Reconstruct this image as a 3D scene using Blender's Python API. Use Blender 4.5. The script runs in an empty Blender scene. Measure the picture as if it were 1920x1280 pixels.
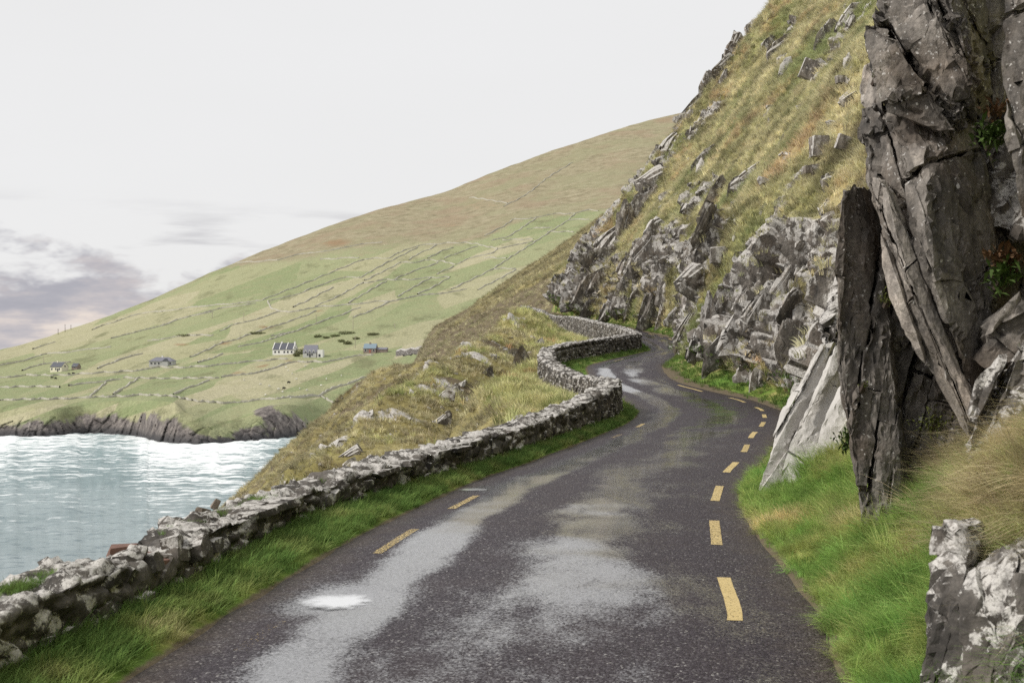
import bpy, bmesh, math, random
import numpy as np
from mathutils import Vector, Matrix, Euler
random.seed(7); RNG = np.random.default_rng(7)
SC = bpy.context.scene
COL = SC.collection
R_ = math.radians

# ------------------------------------------------------------------ camera
F_PX, CXP, CYP, CAMZ = 2400.0, 960.0, 640.0, 2.0      # photograph pixels (1920 wide); the lens is level, so the horizon is row 640
cam_d = bpy.data.cameras.new('camera'); cam = bpy.data.objects.new('camera', cam_d); COL.objects.link(cam)
cam_d.sensor_width = 36.0; cam_d.lens = 36.0 * F_PX / 1920.0
cam_d.clip_start = 0.1; cam_d.clip_end = 60000
cam.location = (0, 0, CAMZ); cam.rotation_euler = (R_(90), 0, 0)
cam_d.dof.use_dof = True; cam_d.dof.focus_distance = 34.0; cam_d.dof.aperture_fstop = 5.6
SC.camera = cam
SC.cycles.use_denoising = False
SC.cycles.max_bounces = 4; SC.cycles.diffuse_bounces = 2; SC.cycles.glossy_bounces = 2; SC.cycles.transmission_bounces = 2
SC.cycles.transparent_max_bounces = 6; SC.cycles.volume_bounces = 1
SC.cycles.caustics_reflective = False; SC.cycles.caustics_refractive = False

# ------------------------------------------------------------------ light and sky
SUN_EL, SUN_AZ = 40.0, -104.0          # azimuth in degrees from the view direction, negative = over the sea on the left
sdir = Vector((math.sin(R_(SUN_AZ)) * math.cos(R_(SUN_EL)), math.cos(R_(SUN_AZ)) * math.cos(R_(SUN_EL)), math.sin(R_(SUN_EL))))
sl = bpy.data.lights.new('sun', 'SUN'); sl.energy = 2.9; sl.angle = R_(7); sl.color = (1.0, 0.955, 0.89)
so = bpy.data.objects.new('sun', sl); COL.objects.link(so)
so.rotation_euler = (-sdir).to_track_quat('-Z', 'Y').to_euler(); so.location = (-60, 20, 80)
SC.view_settings.view_transform = 'Standard'; SC.view_settings.look = 'None'
SC.view_settings.exposure = 0.0; SC.view_settings.gamma = 1.0; SC.view_settings.use_curve_mapping = False

class NT:
    """small helper to write node trees"""
    def __init__(s, nt): s.nt = nt
    def n(s, t, **kw):
        nd = s.nt.nodes.new(t)
        for k, v in kw.items(): setattr(nd, k, v)
        return nd
    def put(s, sock, v):
        if v is None: return
        if isinstance(v, bpy.types.NodeSocket): s.nt.links.new(v, sock)
        elif isinstance(v, (tuple, list)) and sock.type == 'RGBA' and len(v) == 3: sock.default_value = (*v, 1)
        else: sock.default_value = v
    def math(s, op, a, b=None, c=None, clamp=False):
        m = s.n('ShaderNodeMath', operation=op, use_clamp=clamp)
        s.put(m.inputs[0], a); s.put(m.inputs[1], b); s.put(m.inputs[2], c); return m.outputs[0]
    def vmath(s, op, a, b=None, scale=None):
        m = s.n('ShaderNodeVectorMath', operation=op)
        s.put(m.inputs[0], a); s.put(m.inputs[1], b)
        if scale is not None: s.put(m.inputs[3], scale)
        return m.outputs[1] if op in ('DOT_PRODUCT', 'LENGTH') else m.outputs[0]
    def noise(s, vec, scale, detail=3, rough=0.55, dist=0.0, out=0):
        m = s.n('ShaderNodeTexNoise'); s.put(m.inputs['Vector'], vec); m.inputs['Scale'].default_value = scale
        m.inputs['Detail'].default_value = detail; m.inputs['Roughness'].default_value = rough; m.inputs['Distortion'].default_value = dist
        return m.outputs[out]
    def voro(s, vec, scale, feature='F1', rnd=1.0, out=0):
        m = s.n('ShaderNodeTexVoronoi', feature=feature); s.put(m.inputs['Vector'], vec); m.inputs['Scale'].default_value = scale
        m.inputs['Randomness'].default_value = rnd; return m.outputs[out]
    def mr(s, v, a, b, c=0.0, d=1.0, smooth=True):
        m = s.n('ShaderNodeMapRange', interpolation_type='SMOOTHSTEP' if smooth else 'LINEAR', clamp=True)
        s.put(m.inputs[0], v)
        for i, x in zip((1, 2, 3, 4), (a, b, c, d)): s.put(m.inputs[i], x)
        return m.outputs[0]
    def mix(s, f, a, b, blend='MIX'):
        m = s.n('ShaderNodeMix', data_type='RGBA', blend_type=blend)
        s.put(m.inputs[0], f); s.put(m.inputs[6], a); s.put(m.inputs[7], b); return m.outputs[2]
    def ramp(s, f, stops):
        m = s.n('ShaderNodeValToRGB'); e = m.color_ramp.elements
        while len(e) < len(stops): e.new(0.5)
        for el, (p, c) in zip(e, stops): el.position = p; el.color = (*c, 1) if len(c) == 3 else c
        s.put(m.inputs[0], f); return m.outputs[0]
    def mapv(s, vec, scale=(1, 1, 1), rot=(0, 0, 0), loc=(0, 0, 0)):
        m = s.n('ShaderNodeMapping'); s.put(m.inputs[0], vec)
        m.inputs['Scale'].default_value = scale; m.inputs['Rotation'].default_value = rot; m.inputs['Location'].default_value = loc
        return m.outputs[0]
    def pos(s): return s.n('ShaderNodeNewGeometry').outputs['Position']
    def nrm(s): return s.n('ShaderNodeNewGeometry').outputs['Normal']
    def attr(s, name, out='Fac'):
        a = s.n('ShaderNodeAttribute'); a.attribute_name = name; return a.outputs[out]
    def sepz(s, v, i=2): 
        m = s.n('ShaderNodeSeparateXYZ'); s.put(m.inputs[0], v); return m.outputs[i]
    def comb(s, x, y, z):
        m = s.n('ShaderNodeCombineXYZ'); s.put(m.inputs[0], x); s.put(m.inputs[1], y); s.put(m.inputs[2], z); return m.outputs[0]
    def bump(s, h, strength=0.5, dist=0.05, normal=None):
        m = s.n('ShaderNodeBump'); m.inputs['Strength'].default_value = strength; m.inputs['Distance'].default_value = dist
        s.put(m.inputs['Height'], h); s.put(m.inputs['Normal'], normal); return m.outputs[0]

W = bpy.data.worlds.new('World'); SC.world = W; W.use_nodes = True
w = NT(W.node_tree); W.node_tree.nodes.clear()
sky = w.n('ShaderNodeTexSky', sky_type='NISHITA'); sky.sun_disc = False
sky.sun_elevation = R_(SUN_EL); sky.sun_rotation = R_(SUN_AZ); sky.air_density = 1.0; sky.dust_density = 1.5
gen = w.n('ShaderNodeTexCoord').outputs['Generated']
el = w.sepz(gen, 2)
# high white overcast over nearly the whole sky, in slight billows
ov = w.noise(w.mapv(gen, (1, 1, 3)), 2.2, 4, 0.55)
WS = 0.1
over = w.mix(ov, (8.3, 8.25, 8.2), (8.9, 8.9, 8.95))
base = w.mix(0.96, sky.outputs[0], over)
# a bank of grey-lilac cumulus all round, low over the sea
warp = w.noise(w.mapv(gen, (1, 1, 2.0)), 9.0, 5, 0.6, out=1)
gv = w.vmath('ADD', w.mapv(gen, (1, 1, 2.6)), w.vmath('SCALE', w.vmath('SUBTRACT', warp, (0.5, 0.5, 0.5)), scale=0.05))
cn = w.noise(gv, 9.0, 5, 0.55)
thr = w.math('SUBTRACT', cn, w.math('MULTIPLY', w.math('SUBTRACT', el, 0.056), 6.5))
bank = w.mr(thr, 0.43, 0.56)
cshade = w.noise(w.mapv(gen, (1, 1, 4.0)), 13.0, 5, 0.6)
ccol = w.ramp(w.math('ADD', w.math('MULTIPLY', cshade, 0.75), w.math('MULTIPLY', w.math('SUBTRACT', 0.072, thr), -0.25)),
              [(0.28, (3.7, 3.75, 4.25)), (0.46, (4.5, 4.45, 4.9)), (0.56, (5.7, 5.35, 5.5)), (0.66, (8.0, 7.1, 6.5)), (0.8, (8.3, 7.9, 7.5))])
# thin grey wisps above the bank
wv = w.noise(w.mapv(gen, (1.0, 1.0, 9.0)), 5.0, 5, 0.55)
wisp = w.math('MULTIPLY', w.mr(wv, 0.50, 0.66), w.math('MULTIPLY', w.mr(el, 0.03, 0.06), w.mr(el, 0.115, 0.075)))
base = w.mix(w.math('MULTIPLY', wisp, 0.85), base, (5.2, 5.15, 5.4))
# a paler band right above the horizon
base2 = w.mix(bank, base, ccol)
bg = w.n('ShaderNodeBackground'); w.put(bg.inputs[0], base2); bg.inputs[1].default_value = WS
wo = w.n('ShaderNodeOutputWorld'); W.node_tree.links.new(bg.outputs[0], wo.inputs[0])

# ------------------------------------------------------------------ numbers: noise and meshes in numpy
def _h(ix, iy, iz, seed):
    h = (ix.astype(np.uint32) * np.uint32(0x8da6b343)) ^ (iy.astype(np.uint32) * np.uint32(0xd8163841)) ^ (iz.astype(np.uint32) * np.uint32(0xcb1ab31f)) ^ np.uint32((seed * 0x9e3779b9) & 0xffffffff)
    h ^= h >> np.uint32(15); h *= np.uint32(0x85ebca6b); h ^= h >> np.uint32(13); h *= np.uint32(0xc2b2ae35); h ^= h >> np.uint32(16)
    return h
def gn(p, seed=0):
    """gradient noise, about -1..1"""
    f = np.floor(p); i = f.astype(np.int64); r = p - f; u = r * r * r * (r * (r * 6 - 15) + 10)
    out = np.zeros(len(p))
    for dx in (0, 1):
        for dy in (0, 1):
            for dz in (0, 1):
                h = _h(i[:, 0] + dx, i[:, 1] + dy, i[:, 2] + dz, seed)
                g = ((h & np.uint32(1023)) / 511.5 - 1) * (r[:, 0] - dx) + (((h >> np.uint32(10)) & np.uint32(1023)) / 511.5 - 1) * (r[:, 1] - dy) + (((h >> np.uint32(20)) & np.uint32(1023)) / 511.5 - 1) * (r[:, 2] - dz)
                wx = u[:, 0] if dx else 1 - u[:, 0]; wy = u[:, 1] if dy else 1 - u[:, 1]; wz = u[:, 2] if dz else 1 - u[:, 2]
                out += g * wx * wy * wz
    return out * 1.3
def fbm(p, octv=4, seed=0, gain=0.5, lac=2.07):
    a, s, o = 1.0, 0.0, np.zeros(len(p))
    q = np.array(p, dtype=float)
    for k in range(octv):
        o += a * gn(q + k * 17.3, seed + k); s += a; a *= gain; q = q * lac
    return o / s * 1.4
def cells(p, seed=0, vec=False):
    """cell noise: F1, F2 and a random number of the nearest cell"""
    f = np.floor(p); i = f.astype(np.int64); r = p - f
    d1 = np.full(len(p), 9.0); d2 = np.full(len(p), 9.0); cid = np.zeros(len(p)); E = [np.zeros(len(p)) for _ in range(3)]
    for dx in (-1, 0, 1):
        for dy in (-1, 0, 1):
            for dz in (-1, 0, 1):
                h = _h(i[:, 0] + dx, i[:, 1] + dy, i[:, 2] + dz, seed)
                ex = dx + (h & np.uint32(1023)) / 1023. - r[:, 0]; ey = dy + ((h >> np.uint32(10)) & np.uint32(1023)) / 1023. - r[:, 1]; ez = dz + ((h >> np.uint32(20)) & np.uint32(1023)) / 1023. - r[:, 2]
                d = ex * ex + ey * ey + ez * ez
                n1 = d < d1
                if vec: E = [np.where(n1, b_, a_) for a_, b_ in zip(E, (ex, ey, ez))]
                d2 = np.where(n1, d1, np.minimum(d2, d)); cid = np.where(n1, ((h * np.uint32(2654435761)) >> np.uint32(8)) / 16777215.0, cid); d1 = np.where(n1, d, d1)
    return (np.sqrt(d1), np.sqrt(d2), cid, E) if vec else (np.sqrt(d1), np.sqrt(d2), cid)
def facets(p, seed=0, tilt=0.6):
    """cell noise whose cells are tilted planes: broken faces of rock"""
    f1, f2, cid, e = cells(p, seed, True); h1 = (cid * 7.13) % 1 - .5; h2 = (cid * 13.7) % 1 - .5; h3 = (cid * 29.9) % 1 - .5
    return (cid - .5) + tilt * (e[0] * h1 + e[1] * h2 + e[2] * h3) * 2, f2 - f1
def sstep(x, a, b):
    t = np.clip((x - a) / (b - a), 0, 1); return t * t * (3 - 2 * t)
def P(px, py, d): return np.array(((px - CXP) / F_PX * d, d, CAMZ - (py - CYP) / F_PX * d))
def curve(tab, k=1):
    """smooth (monotone cubic) interpolation of a table of (x, y) rows"""
    xs = np.array([t[0] for t in tab], float); ys = np.array([t[k] for t in tab], float)
    h = np.diff(xs); dl = np.diff(ys) / h; m = np.zeros(len(xs)); m[0] = dl[0]; m[-1] = dl[-1]
    for i in range(1, len(xs) - 1):
        m[i] = 0 if dl[i - 1] * dl[i] <= 0 else 2 * dl[i - 1] * dl[i] / (dl[i - 1] + dl[i])
        if dl[i - 1] * dl[i] <= 0: m[i] = (dl[i - 1] * h[i] + dl[i] * h[i - 1]) / (h[i] + h[i - 1]) * 0.5
    def f(x):
        x = np.clip(np.asarray(x, float), xs[0], xs[-1]); j = np.clip(np.searchsorted(xs, x) - 1, 0, len(h) - 1)
        t = (x - xs[j]) / h[j]; t2 = t * t; t3 = t2 * t
        return (2 * t3 - 3 * t2 + 1) * ys[j] + (t3 - 2 * t2 + t) * h[j] * m[j] + (-2 * t3 + 3 * t2) * ys[j + 1] + (t3 - t2) * h[j] * m[j + 1]
    return f
def mesh(name, v, faces, mat=None, attrs=None, uv=None, smooth=True):
    """faces: (n,4) or (n,3) int array"""
    me = bpy.data.meshes.new(name); v = np.ascontiguousarray(v, dtype=np.float32); faces = np.ascontiguousarray(faces, dtype=np.int32)
    n, k = faces.shape
    me.vertices.add(len(v)); me.vertices.foreach_set('co', v.ravel())
    me.loops.add(n * k); me.loops.foreach_set('vertex_index', faces.ravel())
    me.polygons.add(n); me.polygons.foreach_set('loop_start', np.arange(0, n * k, k, dtype=np.int32))
    me.polygons.foreach_set('use_smooth', np.full(n, smooth))
    if attrs:
        for an, av in attrs.items():
            if av.ndim == 1:
                a = me.attributes.new(an, 'FLOAT', 'POINT'); a.data.foreach_set('value', av.astype(np.float32))
            else:
                a = me.attributes.new(an, 'FLOAT_VECTOR', 'POINT'); a.data.foreach_set('vector', av.astype(np.float32).ravel())
    if uv is not None:
        l = me.uv_layers.new(name='UVMap'); l.data.foreach_set('uv', uv[faces.ravel()].astype(np.float32).ravel())
    me.update(calc_edges=True); me.validate()
    if mat: me.materials.append(mat)
    return me
def gridfaces(nr, nc, flip=False):
    a = np.arange(nr * nc).reshape(nr, nc)
    q = np.stack([a[:-1, :-1], a[:-1, 1:], a[1:, 1:], a[1:, :-1]], -1).reshape(-1, 4)
    return q[:, ::-1] if flip else q
def gridnormals(V):
    du = np.gradient(V, axis=1); dv = np.gradient(V, axis=0); n = np.cross(du, dv)
    return n / np.maximum(np.linalg.norm(n, axis=2, keepdims=True), 1e-9)
def link(name, me, parent=None, label=None, cat=None, group=None, kind=None, loc=None):
    o = bpy.data.objects.new(name, me); COL.objects.link(o)
    if parent is not None: o.parent = parent
    if loc is not None: o.location = loc
    if label: o['label'] = label
    if cat: o['category'] = cat
    if group: o['group'] = group
    if kind: o['kind'] = kind
    return o
class MB:
    """collects boxes, prisms and loose faces into one mesh"""
    def __init__(s): s.v = []; s.f = []
    def add(s, v, f): b = len(s.v); s.v += [tuple(x) for x in v]; s.f += [tuple(b + i for i in g) for g in f]; return s
    def box(s, a, b):
        (x0, y0, z0), (x1, y1, z1) = a, b
        return s.add([(x0, y0, z0), (x1, y0, z0), (x1, y1, z0), (x0, y1, z0), (x0, y0, z1), (x1, y0, z1), (x1, y1, z1), (x0, y1, z1)],
                     [(0, 3, 2, 1), (4, 5, 6, 7), (0, 1, 5, 4), (1, 2, 6, 5), (2, 3, 7, 6), (3, 0, 4, 7)])
    def tube(s, p0, p1, r0, r1, n=8):
        p0, p1 = Vector(p0), Vector(p1); z = (p1 - p0).normalized(); x = z.orthogonal().normalized(); y = z.cross(x)
        v = [p0 + (x * math.cos(a) + y * math.sin(a)) * r0 for a in [2 * math.pi * i / n for i in range(n)]] + [p1 + (x * math.cos(a) + y * math.sin(a)) * r1 for a in [2 * math.pi * i / n for i in range(n)]]
        return s.add(v, [(i, (i + 1) % n, n + (i + 1) % n, n + i) for i in range(n)] + [tuple(range(n - 1, -1, -1)), tuple(range(n, 2 * n))])
    def build(s, name, mat, parent=None, smooth=False, **kw):
        me = bpy.data.meshes.new(name); me.from_pydata(s.v, [], s.f); me.materials.append(mat); me.update()
        if smooth: me.polygons.foreach_set('use_smooth', [True] * len(me.polygons))
        return link(name, me, parent, **kw)
def empty(name, loc, rz=0, **kw):
    o = link(name, None, loc=loc, **kw); o.rotation_euler = (0, 0, rz); o.empty_display_size = 0.3; return o

# ------------------------------------------------------------------ materials
def new_mat(name):
    m = bpy.data.materials.new(name); m.use_nodes = True; m.node_tree.nodes.clear(); t = NT(m.node_tree)
    return m, t
def finish(m, t, col, rough=0.9, normal=None, spec=0.3, extra=None):
    b = t.n('ShaderNodeBsdfPrincipled'); t.put(b.inputs['Base Color'], col); t.put(b.inputs['Roughness'], rough)
    t.put(b.inputs['Specular IOR Level'], spec); t.put(b.inputs['Normal'], normal)
    if extra:
        for k, v in extra.items(): t.put(b.inputs[k], v)
    o = t.n('ShaderNodeOutputMaterial'); t.nt.links.new(b.outputs[0], o.inputs[0]); return m
def plain(name, col, rough=0.8, var=0.12, scale=3.0, spec=0.3):
    m, t = new_mat(name); p = t.n('ShaderNodeTexCoord').outputs['Object']
    f = t.noise(p, scale, 4, 0.6); c2 = tuple(c * (1 - 2 * var) for c in col); c1 = tuple(min(1, c * (1 + var)) for c in col)
    return finish(m, t, t.mix(f, c2, c1), rough, None, spec)

def grass_colour(t, p, kind):
    """patches of straw, green, rust and dark turf, the same for the ground and for the tufts growing on it"""
    if kind == 'hill':
        a = t.noise(p, 0.11, 4, 0.6); b = t.noise(t.mapv(p, loc=(31, 7, 3)), 0.42, 4, 0.62); c = t.noise(t.mapv(p, loc=(5, 77, 9)), 0.2, 3, 0.6)
        col = t.ramp(b, [(0.3, (0.15, 0.14, 0.05)), (0.42, (0.26, 0.24, 0.1)), (0.52, (0.37, 0.335, 0.165)), (0.66, (0.45, 0.40, 0.22)), (0.8, (0.37, 0.31, 0.16))])
        col = t.mix(t.mr(a, 0.48, 0.66, 0, 0.75), col, (0.185, 0.225, 0.055))
        rust = t.math('MULTIPLY', t.mr(c, 0.53, 0.64), t.mr(b, 0.40, 0.56))
        col = t.mix(t.math('MULTIPLY', rust, 0.5), col, (0.34, 0.18, 0.07))
        dk = t.mr(t.noise(t.mapv(p, loc=(3, 3, 57)), 0.3, 4, 0.65), 0.56, 0.68)
        col = t.mix(t.math('MULTIPLY', dk, 0.65), col, (0.13, 0.1, 0.045))
    elif kind == 'head':
        b = t.noise(t.mapv(p, loc=(31, 7, 3)), 0.3, 4, 0.62); a = t.noise(p, 0.12, 3, 0.6)
        col = t.ramp(b, [(0.3, (0.13, 0.105, 0.045)), (0.45, (0.235, 0.2, 0.085)), (0.6, (0.31, 0.27, 0.12)), (0.75, (0.355, 0.31, 0.155))])
        col = t.mix(t.mr(a, 0.53, 0.68, 0, 0.6), col, (0.21, 0.225, 0.065))
    elif kind == 'verge':
        b = t.noise(t.mapv(p, loc=(31, 7, 3)), 1.3, 4, 0.62); a = t.noise(p, 0.6, 3, 0.6)
        col = t.ramp(b, [(0.3, (0.065, 0.115, 0.018)), (0.48, (0.12, 0.2, 0.032)), (0.62, (0.2, 0.24, 0.055)), (0.76, (0.33, 0.29, 0.13))])
        col = t.mix(t.mr(a, 0.5, 0.7, 0, 0.7), col, (0.09, 0.18, 0.025))
    elif kind == 'bank':
        b = t.noise(t.mapv(p, loc=(31, 7, 3)), 1.1, 4, 0.62); a = t.noise(p, 0.5, 3, 0.6); z = t.sepz(p)
        col = t.ramp(b, [(0.3, (0.09, 0.16, 0.025)), (0.45, (0.17, 0.26, 0.05)), (0.58, (0.26, 0.28, 0.08)), (0.72, (0.42, 0.34, 0.17))])
        col = t.mix(t.mr(a, 0.48, 0.66, 0, 0.8), col, (0.12, 0.25, 0.04))
        col = t.mix(t.math('MULTIPLY', t.mr(z, 0.55, 1.3), t.mr(b, 0.37, 0.56, 0, .9)), col, (0.38, 0.325, 0.165))
    elif kind == 'straw':
        col = t.ramp(t.noise(p, 2.5, 4, 0.6), [(0.3, (0.2, 0.19, 0.07)), (0.5, (0.36, 0.29, 0.15)), (0.7, (0.47, 0.38, 0.23))])
    elif kind == 'mound':
        b = t.noise(t.mapv(p, loc=(31, 7, 3)), 0.8, 4, 0.62); a = t.noise(t.mapv(p, loc=(1, 2, 3)), 0.55, 3, 0.6)
        col = t.ramp(b, [(0.3, (0.14, 0.17, 0.04)), (0.45, (0.26, 0.265, 0.08)), (0.6, (0.37, 0.34, 0.145)), (0.75, (0.43, 0.37, 0.19))])
        col = t.mix(t.mr(a, 0.58, 0.68, 0, 0.8), col, (0.33, 0.17, 0.06))
    return col

def rock_colour(t, p, n, lichen=0.5, tone=1.0, warm=0.0, strata=(1, 1, 1), rot=(0, 0, 0), spot=5.0, toplichen=0.25, solid=0.25, dp=0.0):
    """grey slate with bedding streaks, brown stains and crusts of white lichen"""
    q = t.mapv(p, strata, rot)
    s = t.noise(q, 2.2, 5, 0.62); g = t.noise(p, 9.0, 4, 0.65); br = t.noise(t.mapv(p, loc=(9, 4, 2)), 0.9, 3, 0.6)
    col = t.ramp(s, [(0.28, (0.035 * tone, 0.034 * tone, 0.034 * tone)), (0.45, (0.11 * tone, 0.1 * tone, 0.09 * tone)), (0.58, (0.195 * tone, 0.178 * tone, 0.16 * tone)), (0.74, (0.31 * tone, 0.285 * tone, 0.255 * tone))])
    col = t.mix(t.mr(br, 0.45, 0.7, 0, 0.35 + warm), col, (0.15 * tone, 0.115 * tone, 0.085 * tone))
    col = t.mix(0.35, col, t.ramp(g, [(0.3, (0.02, 0.02, 0.02)), (0.7, (0.32 * tone, 0.31 * tone, 0.3 * tone))]), 'OVERLAY')
    g2 = t.noise(p, 26.0, 4, 0.7); col = t.mix(0.45, col, t.ramp(g2, [(0.3, (0.1, 0.1, 0.1)), (0.7, (0.85, 0.84, 0.82))]), 'OVERLAY')
    isl = t.n('ShaderNodeNewGeometry').outputs['Random Per Island']; hv = t.n('ShaderNodeHueSaturation'); t.put(hv.inputs['Value'], t.mr(isl, 0, 1, 0.72, 1.3, False)); t.put(hv.inputs['Color'], col); col = hv.outputs[0]
    # lichen: patches with crisp crusty edges, plus round spots
    wp = t.vmath('ADD', p, t.vmath('SCALE', t.noise(p, 8.0, 4, 0.7, out=1), scale=0.16))
    l1 = t.noise(t.mapv(wp, strata, rot), 2.6, 8, 0.74)
    nz = t.sepz(n); up = t.math('MULTIPLY', t.mr(nz, -0.2, 0.9), toplichen)
    patch = t.mr(t.math('ADD', l1, up), 0.69 - 0.22 * (lichen - dp), 0.725 - 0.22 * (lichen - dp))
    vd = t.voro(wp, spot, 'F1'); vid = t.sepz(t.voro(wp, spot, 'F1', out=1), 0)
    den = t.noise(t.mapv(p, loc=(7, 0, 2)), 0.8, 2)
    sp = t.math('MULTIPLY', t.mr(vd, 0.34, 0.22), t.math('GREATER_THAN', t.math('ADD', vid, t.math('MULTIPLY', den, 0.9)), 1.32 - 0.5 * lichen))
    fine = t.noise(p, 38.0, 4, 0.75)
    mid = t.noise(t.mapv(p, loc=(2, 8, 5)), 9.0, 5, 0.75)
    lm = t.math('MULTIPLY', t.math('MAXIMUM', patch, sp), t.math('MULTIPLY', t.mr(fine, 0.36, 0.52, solid, 1.0), t.mr(mid, 0.36, 0.52, solid + .05, 1.0)))
    lc = t.mix(t.noise(p, 3.0, 3), (0.40, 0.385, 0.36), (0.72, 0.69, 0.65))
    return t.mix(t.math('MULTIPLY', lm, 0.95), col, lc), t.math('ADD', t.math('MULTIPLY', s, 0.6), t.math('ADD', t.math('MULTIPLY', g, 0.35), t.math('MULTIPLY', fine, 0.12)))

def rock_mat(name, **kw):
    bs = kw.pop('bump', 0.6); bd = kw.pop('bdist', 0.06)
    m, t = new_mat(name); p = t.pos(); n = t.nrm(); c, h = rock_colour(t, p, n, **kw)
    return finish(m, t, c, 0.85, t.bump(h, bs, bd), 0.25)
M = {}
M['rock_dark'] = rock_mat('dark_slate', lichen=0.3, dp=0.75, tone=1.3, warm=0.3, strata=(1.7, 1.2, 0.6), rot=(0, 0.35, 0), spot=24, toplichen=0.1, bump=0.9, bdist=0.08)
M['rock_pale'] = rock_mat('pale_slate', lichen=0.3, dp=0.5, tone=2.0, bump=0.9, bdist=0.07, strata=(2.4, 1.4, 0.4), rot=(0, 0.35, 0), spot=9)
M['rock_spot'] = rock_mat('spotted_slate', lichen=0.62, tone=0.95, strata=(1, 1, 1), spot=7.5, toplichen=0.12)
M['rock_white'] = rock_mat('lichen_slate', lichen=1.75, tone=1.2, warm=0.15, solid=0.95, bump=0.9, strata=(1.9, 1.2, 0.42), rot=(0, -0.62, 0), spot=8, toplichen=0.25)
M['rock_hill'] = rock_mat('hill_rock', lichen=0.6, tone=1.45, solid=.4, strata=(1.3, 1.0, 0.5), rot=(0, -0.5, 0), spot=4, bump=0.5, bdist=0.1)
M['wall_core'] = rock_mat('wall_mortar', lichen=0.5, solid=.45, tone=0.78, strata=(1.0, 1.0, 1.6), spot=6, toplichen=0.10, bump=0.8, bdist=0.05)
M['wall_stone'] = rock_mat('wall_stone', lichen=0.46, solid=.45, tone=0.82, strata=(1.0, 1.0, 1.6), spot=7, toplichen=0.13, bump=0.8, bdist=0.04)
M['wall_far'] = rock_mat('wall_dry_stone', lichen=0.5, tone=1.05, strata=(1.0, 1.0, 1.6), spot=5, toplichen=0.2)
M['red_stone'] = plain('red_sandstone', (0.2, 0.115, 0.09), 0.85, 0.3, 3.0)
M['field_wall'] = plain('field_wall_stone', (0.46, 0.44, 0.37), 0.95, 0.25, 0.4)

def ground_mat(name, kind, lichen=0.55, tone=1.35, strata=(1.3, 1.0, 0.5), rot=(0, -0.5, 0), kind2=None):
    m, t = new_mat(name); p = t.pos(); n = t.nrm()
    gc = grass_colour(t, p, kind)
    if kind2: gc = t.mix(t.attr('zone'), gc, grass_colour(t, p, kind2))
    gf = t.noise(p, 7.0, 4, 0.7)
    gc = t.mix(0.5, gc, t.ramp(gf, [(0.3, (0.12, 0.11, 0.08)), (0.7, (0.75, 0.74, 0.7))]), 'OVERLAY')
    rc, rh = rock_colour(t, p, n, lichen, tone, 0.05, strata, rot, 3.5)
    edge = t.math('ADD', t.attr('rock'), t.math('MULTIPLY', t.math('SUBTRACT', t.noise(p, 2.4, 4, 0.65), 0.5), 0.5))
    f = t.mr(edge, 0.44, 0.56)
    so = t.attr('soil')
    gc = t.mix(t.mr(t.math('ADD', so, t.math('MULTIPLY', t.math('SUBTRACT', gf, 0.5), 0.9)), 0.35, 0.8), gc, (0.135, 0.108, 0.07))
    hgt = t.math('ADD', t.math('MULTIPLY', gf, 0.7), t.math('MULTIPLY', rh, f))
    return finish(m, t, t.mix(f, gc, rc), 0.92, t.bump(hgt, 0.6, 0.12), 0.2)
M['hillside'] = ground_mat('hillside_turf', 'hill', kind2='bank')
M['headland'] = ground_mat('headland_turf', 'head', lichen=0.6, tone=1.2, kind2='mound')
M['verge'] = ground_mat('verge_turf', 'verge')

def blade_mat(name, kind, bright=1.15):
    m, t = new_mat(name); p = t.pos(); c = grass_colour(t, p, kind)
    r = t.n('ShaderNodeObjectInfo').outputs['Random']
    hz = t.attr('tip')
    hs = t.n('ShaderNodeHueSaturation'); t.put(hs.inputs['Hue'], t.mr(r, 0, 1, 0.485, 0.52, False)); t.put(hs.inputs['Saturation'], {'hill': 0.7, 'head': 0.66, 'verge': 0.85, 'bank': 0.88, 'mound': 0.76, 'straw': 0.85}[kind])
    t.put(hs.inputs['Value'], t.math('MULTIPLY', t.mr(t.math('FRACT', t.math('MULTIPLY', r, 7.31)), 0, 1, 0.5, 1.35, False), bright)); t.put(hs.inputs['Color'], c)
    d = t.n('ShaderNodeBsdfDiffuse'); t.put(d.inputs[0], hs.outputs[0]); tr = t.n('ShaderNodeBsdfTranslucent'); t.put(tr.inputs[0], hs.outputs[0])
    mx = t.n('ShaderNodeMixShader'); mx.inputs[0].default_value = 0.42
    t.nt.links.new(d.outputs[0], mx.inputs[1]); t.nt.links.new(tr.outputs[0], mx.inputs[2])
    o = t.n('ShaderNodeOutputMaterial'); t.nt.links.new(mx.outputs[0], o.inputs[0]); return m
for k in ('hill', 'head', 'verge', 'bank', 'mound', 'straw'): M['blade_' + k] = blade_mat('grass_' + k, k, {'hill': 2.15, 'head': 2.15, 'verge': 1.6, 'bank': 2.2, 'mound': 2.2, 'straw': 1.6}[k])

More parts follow.
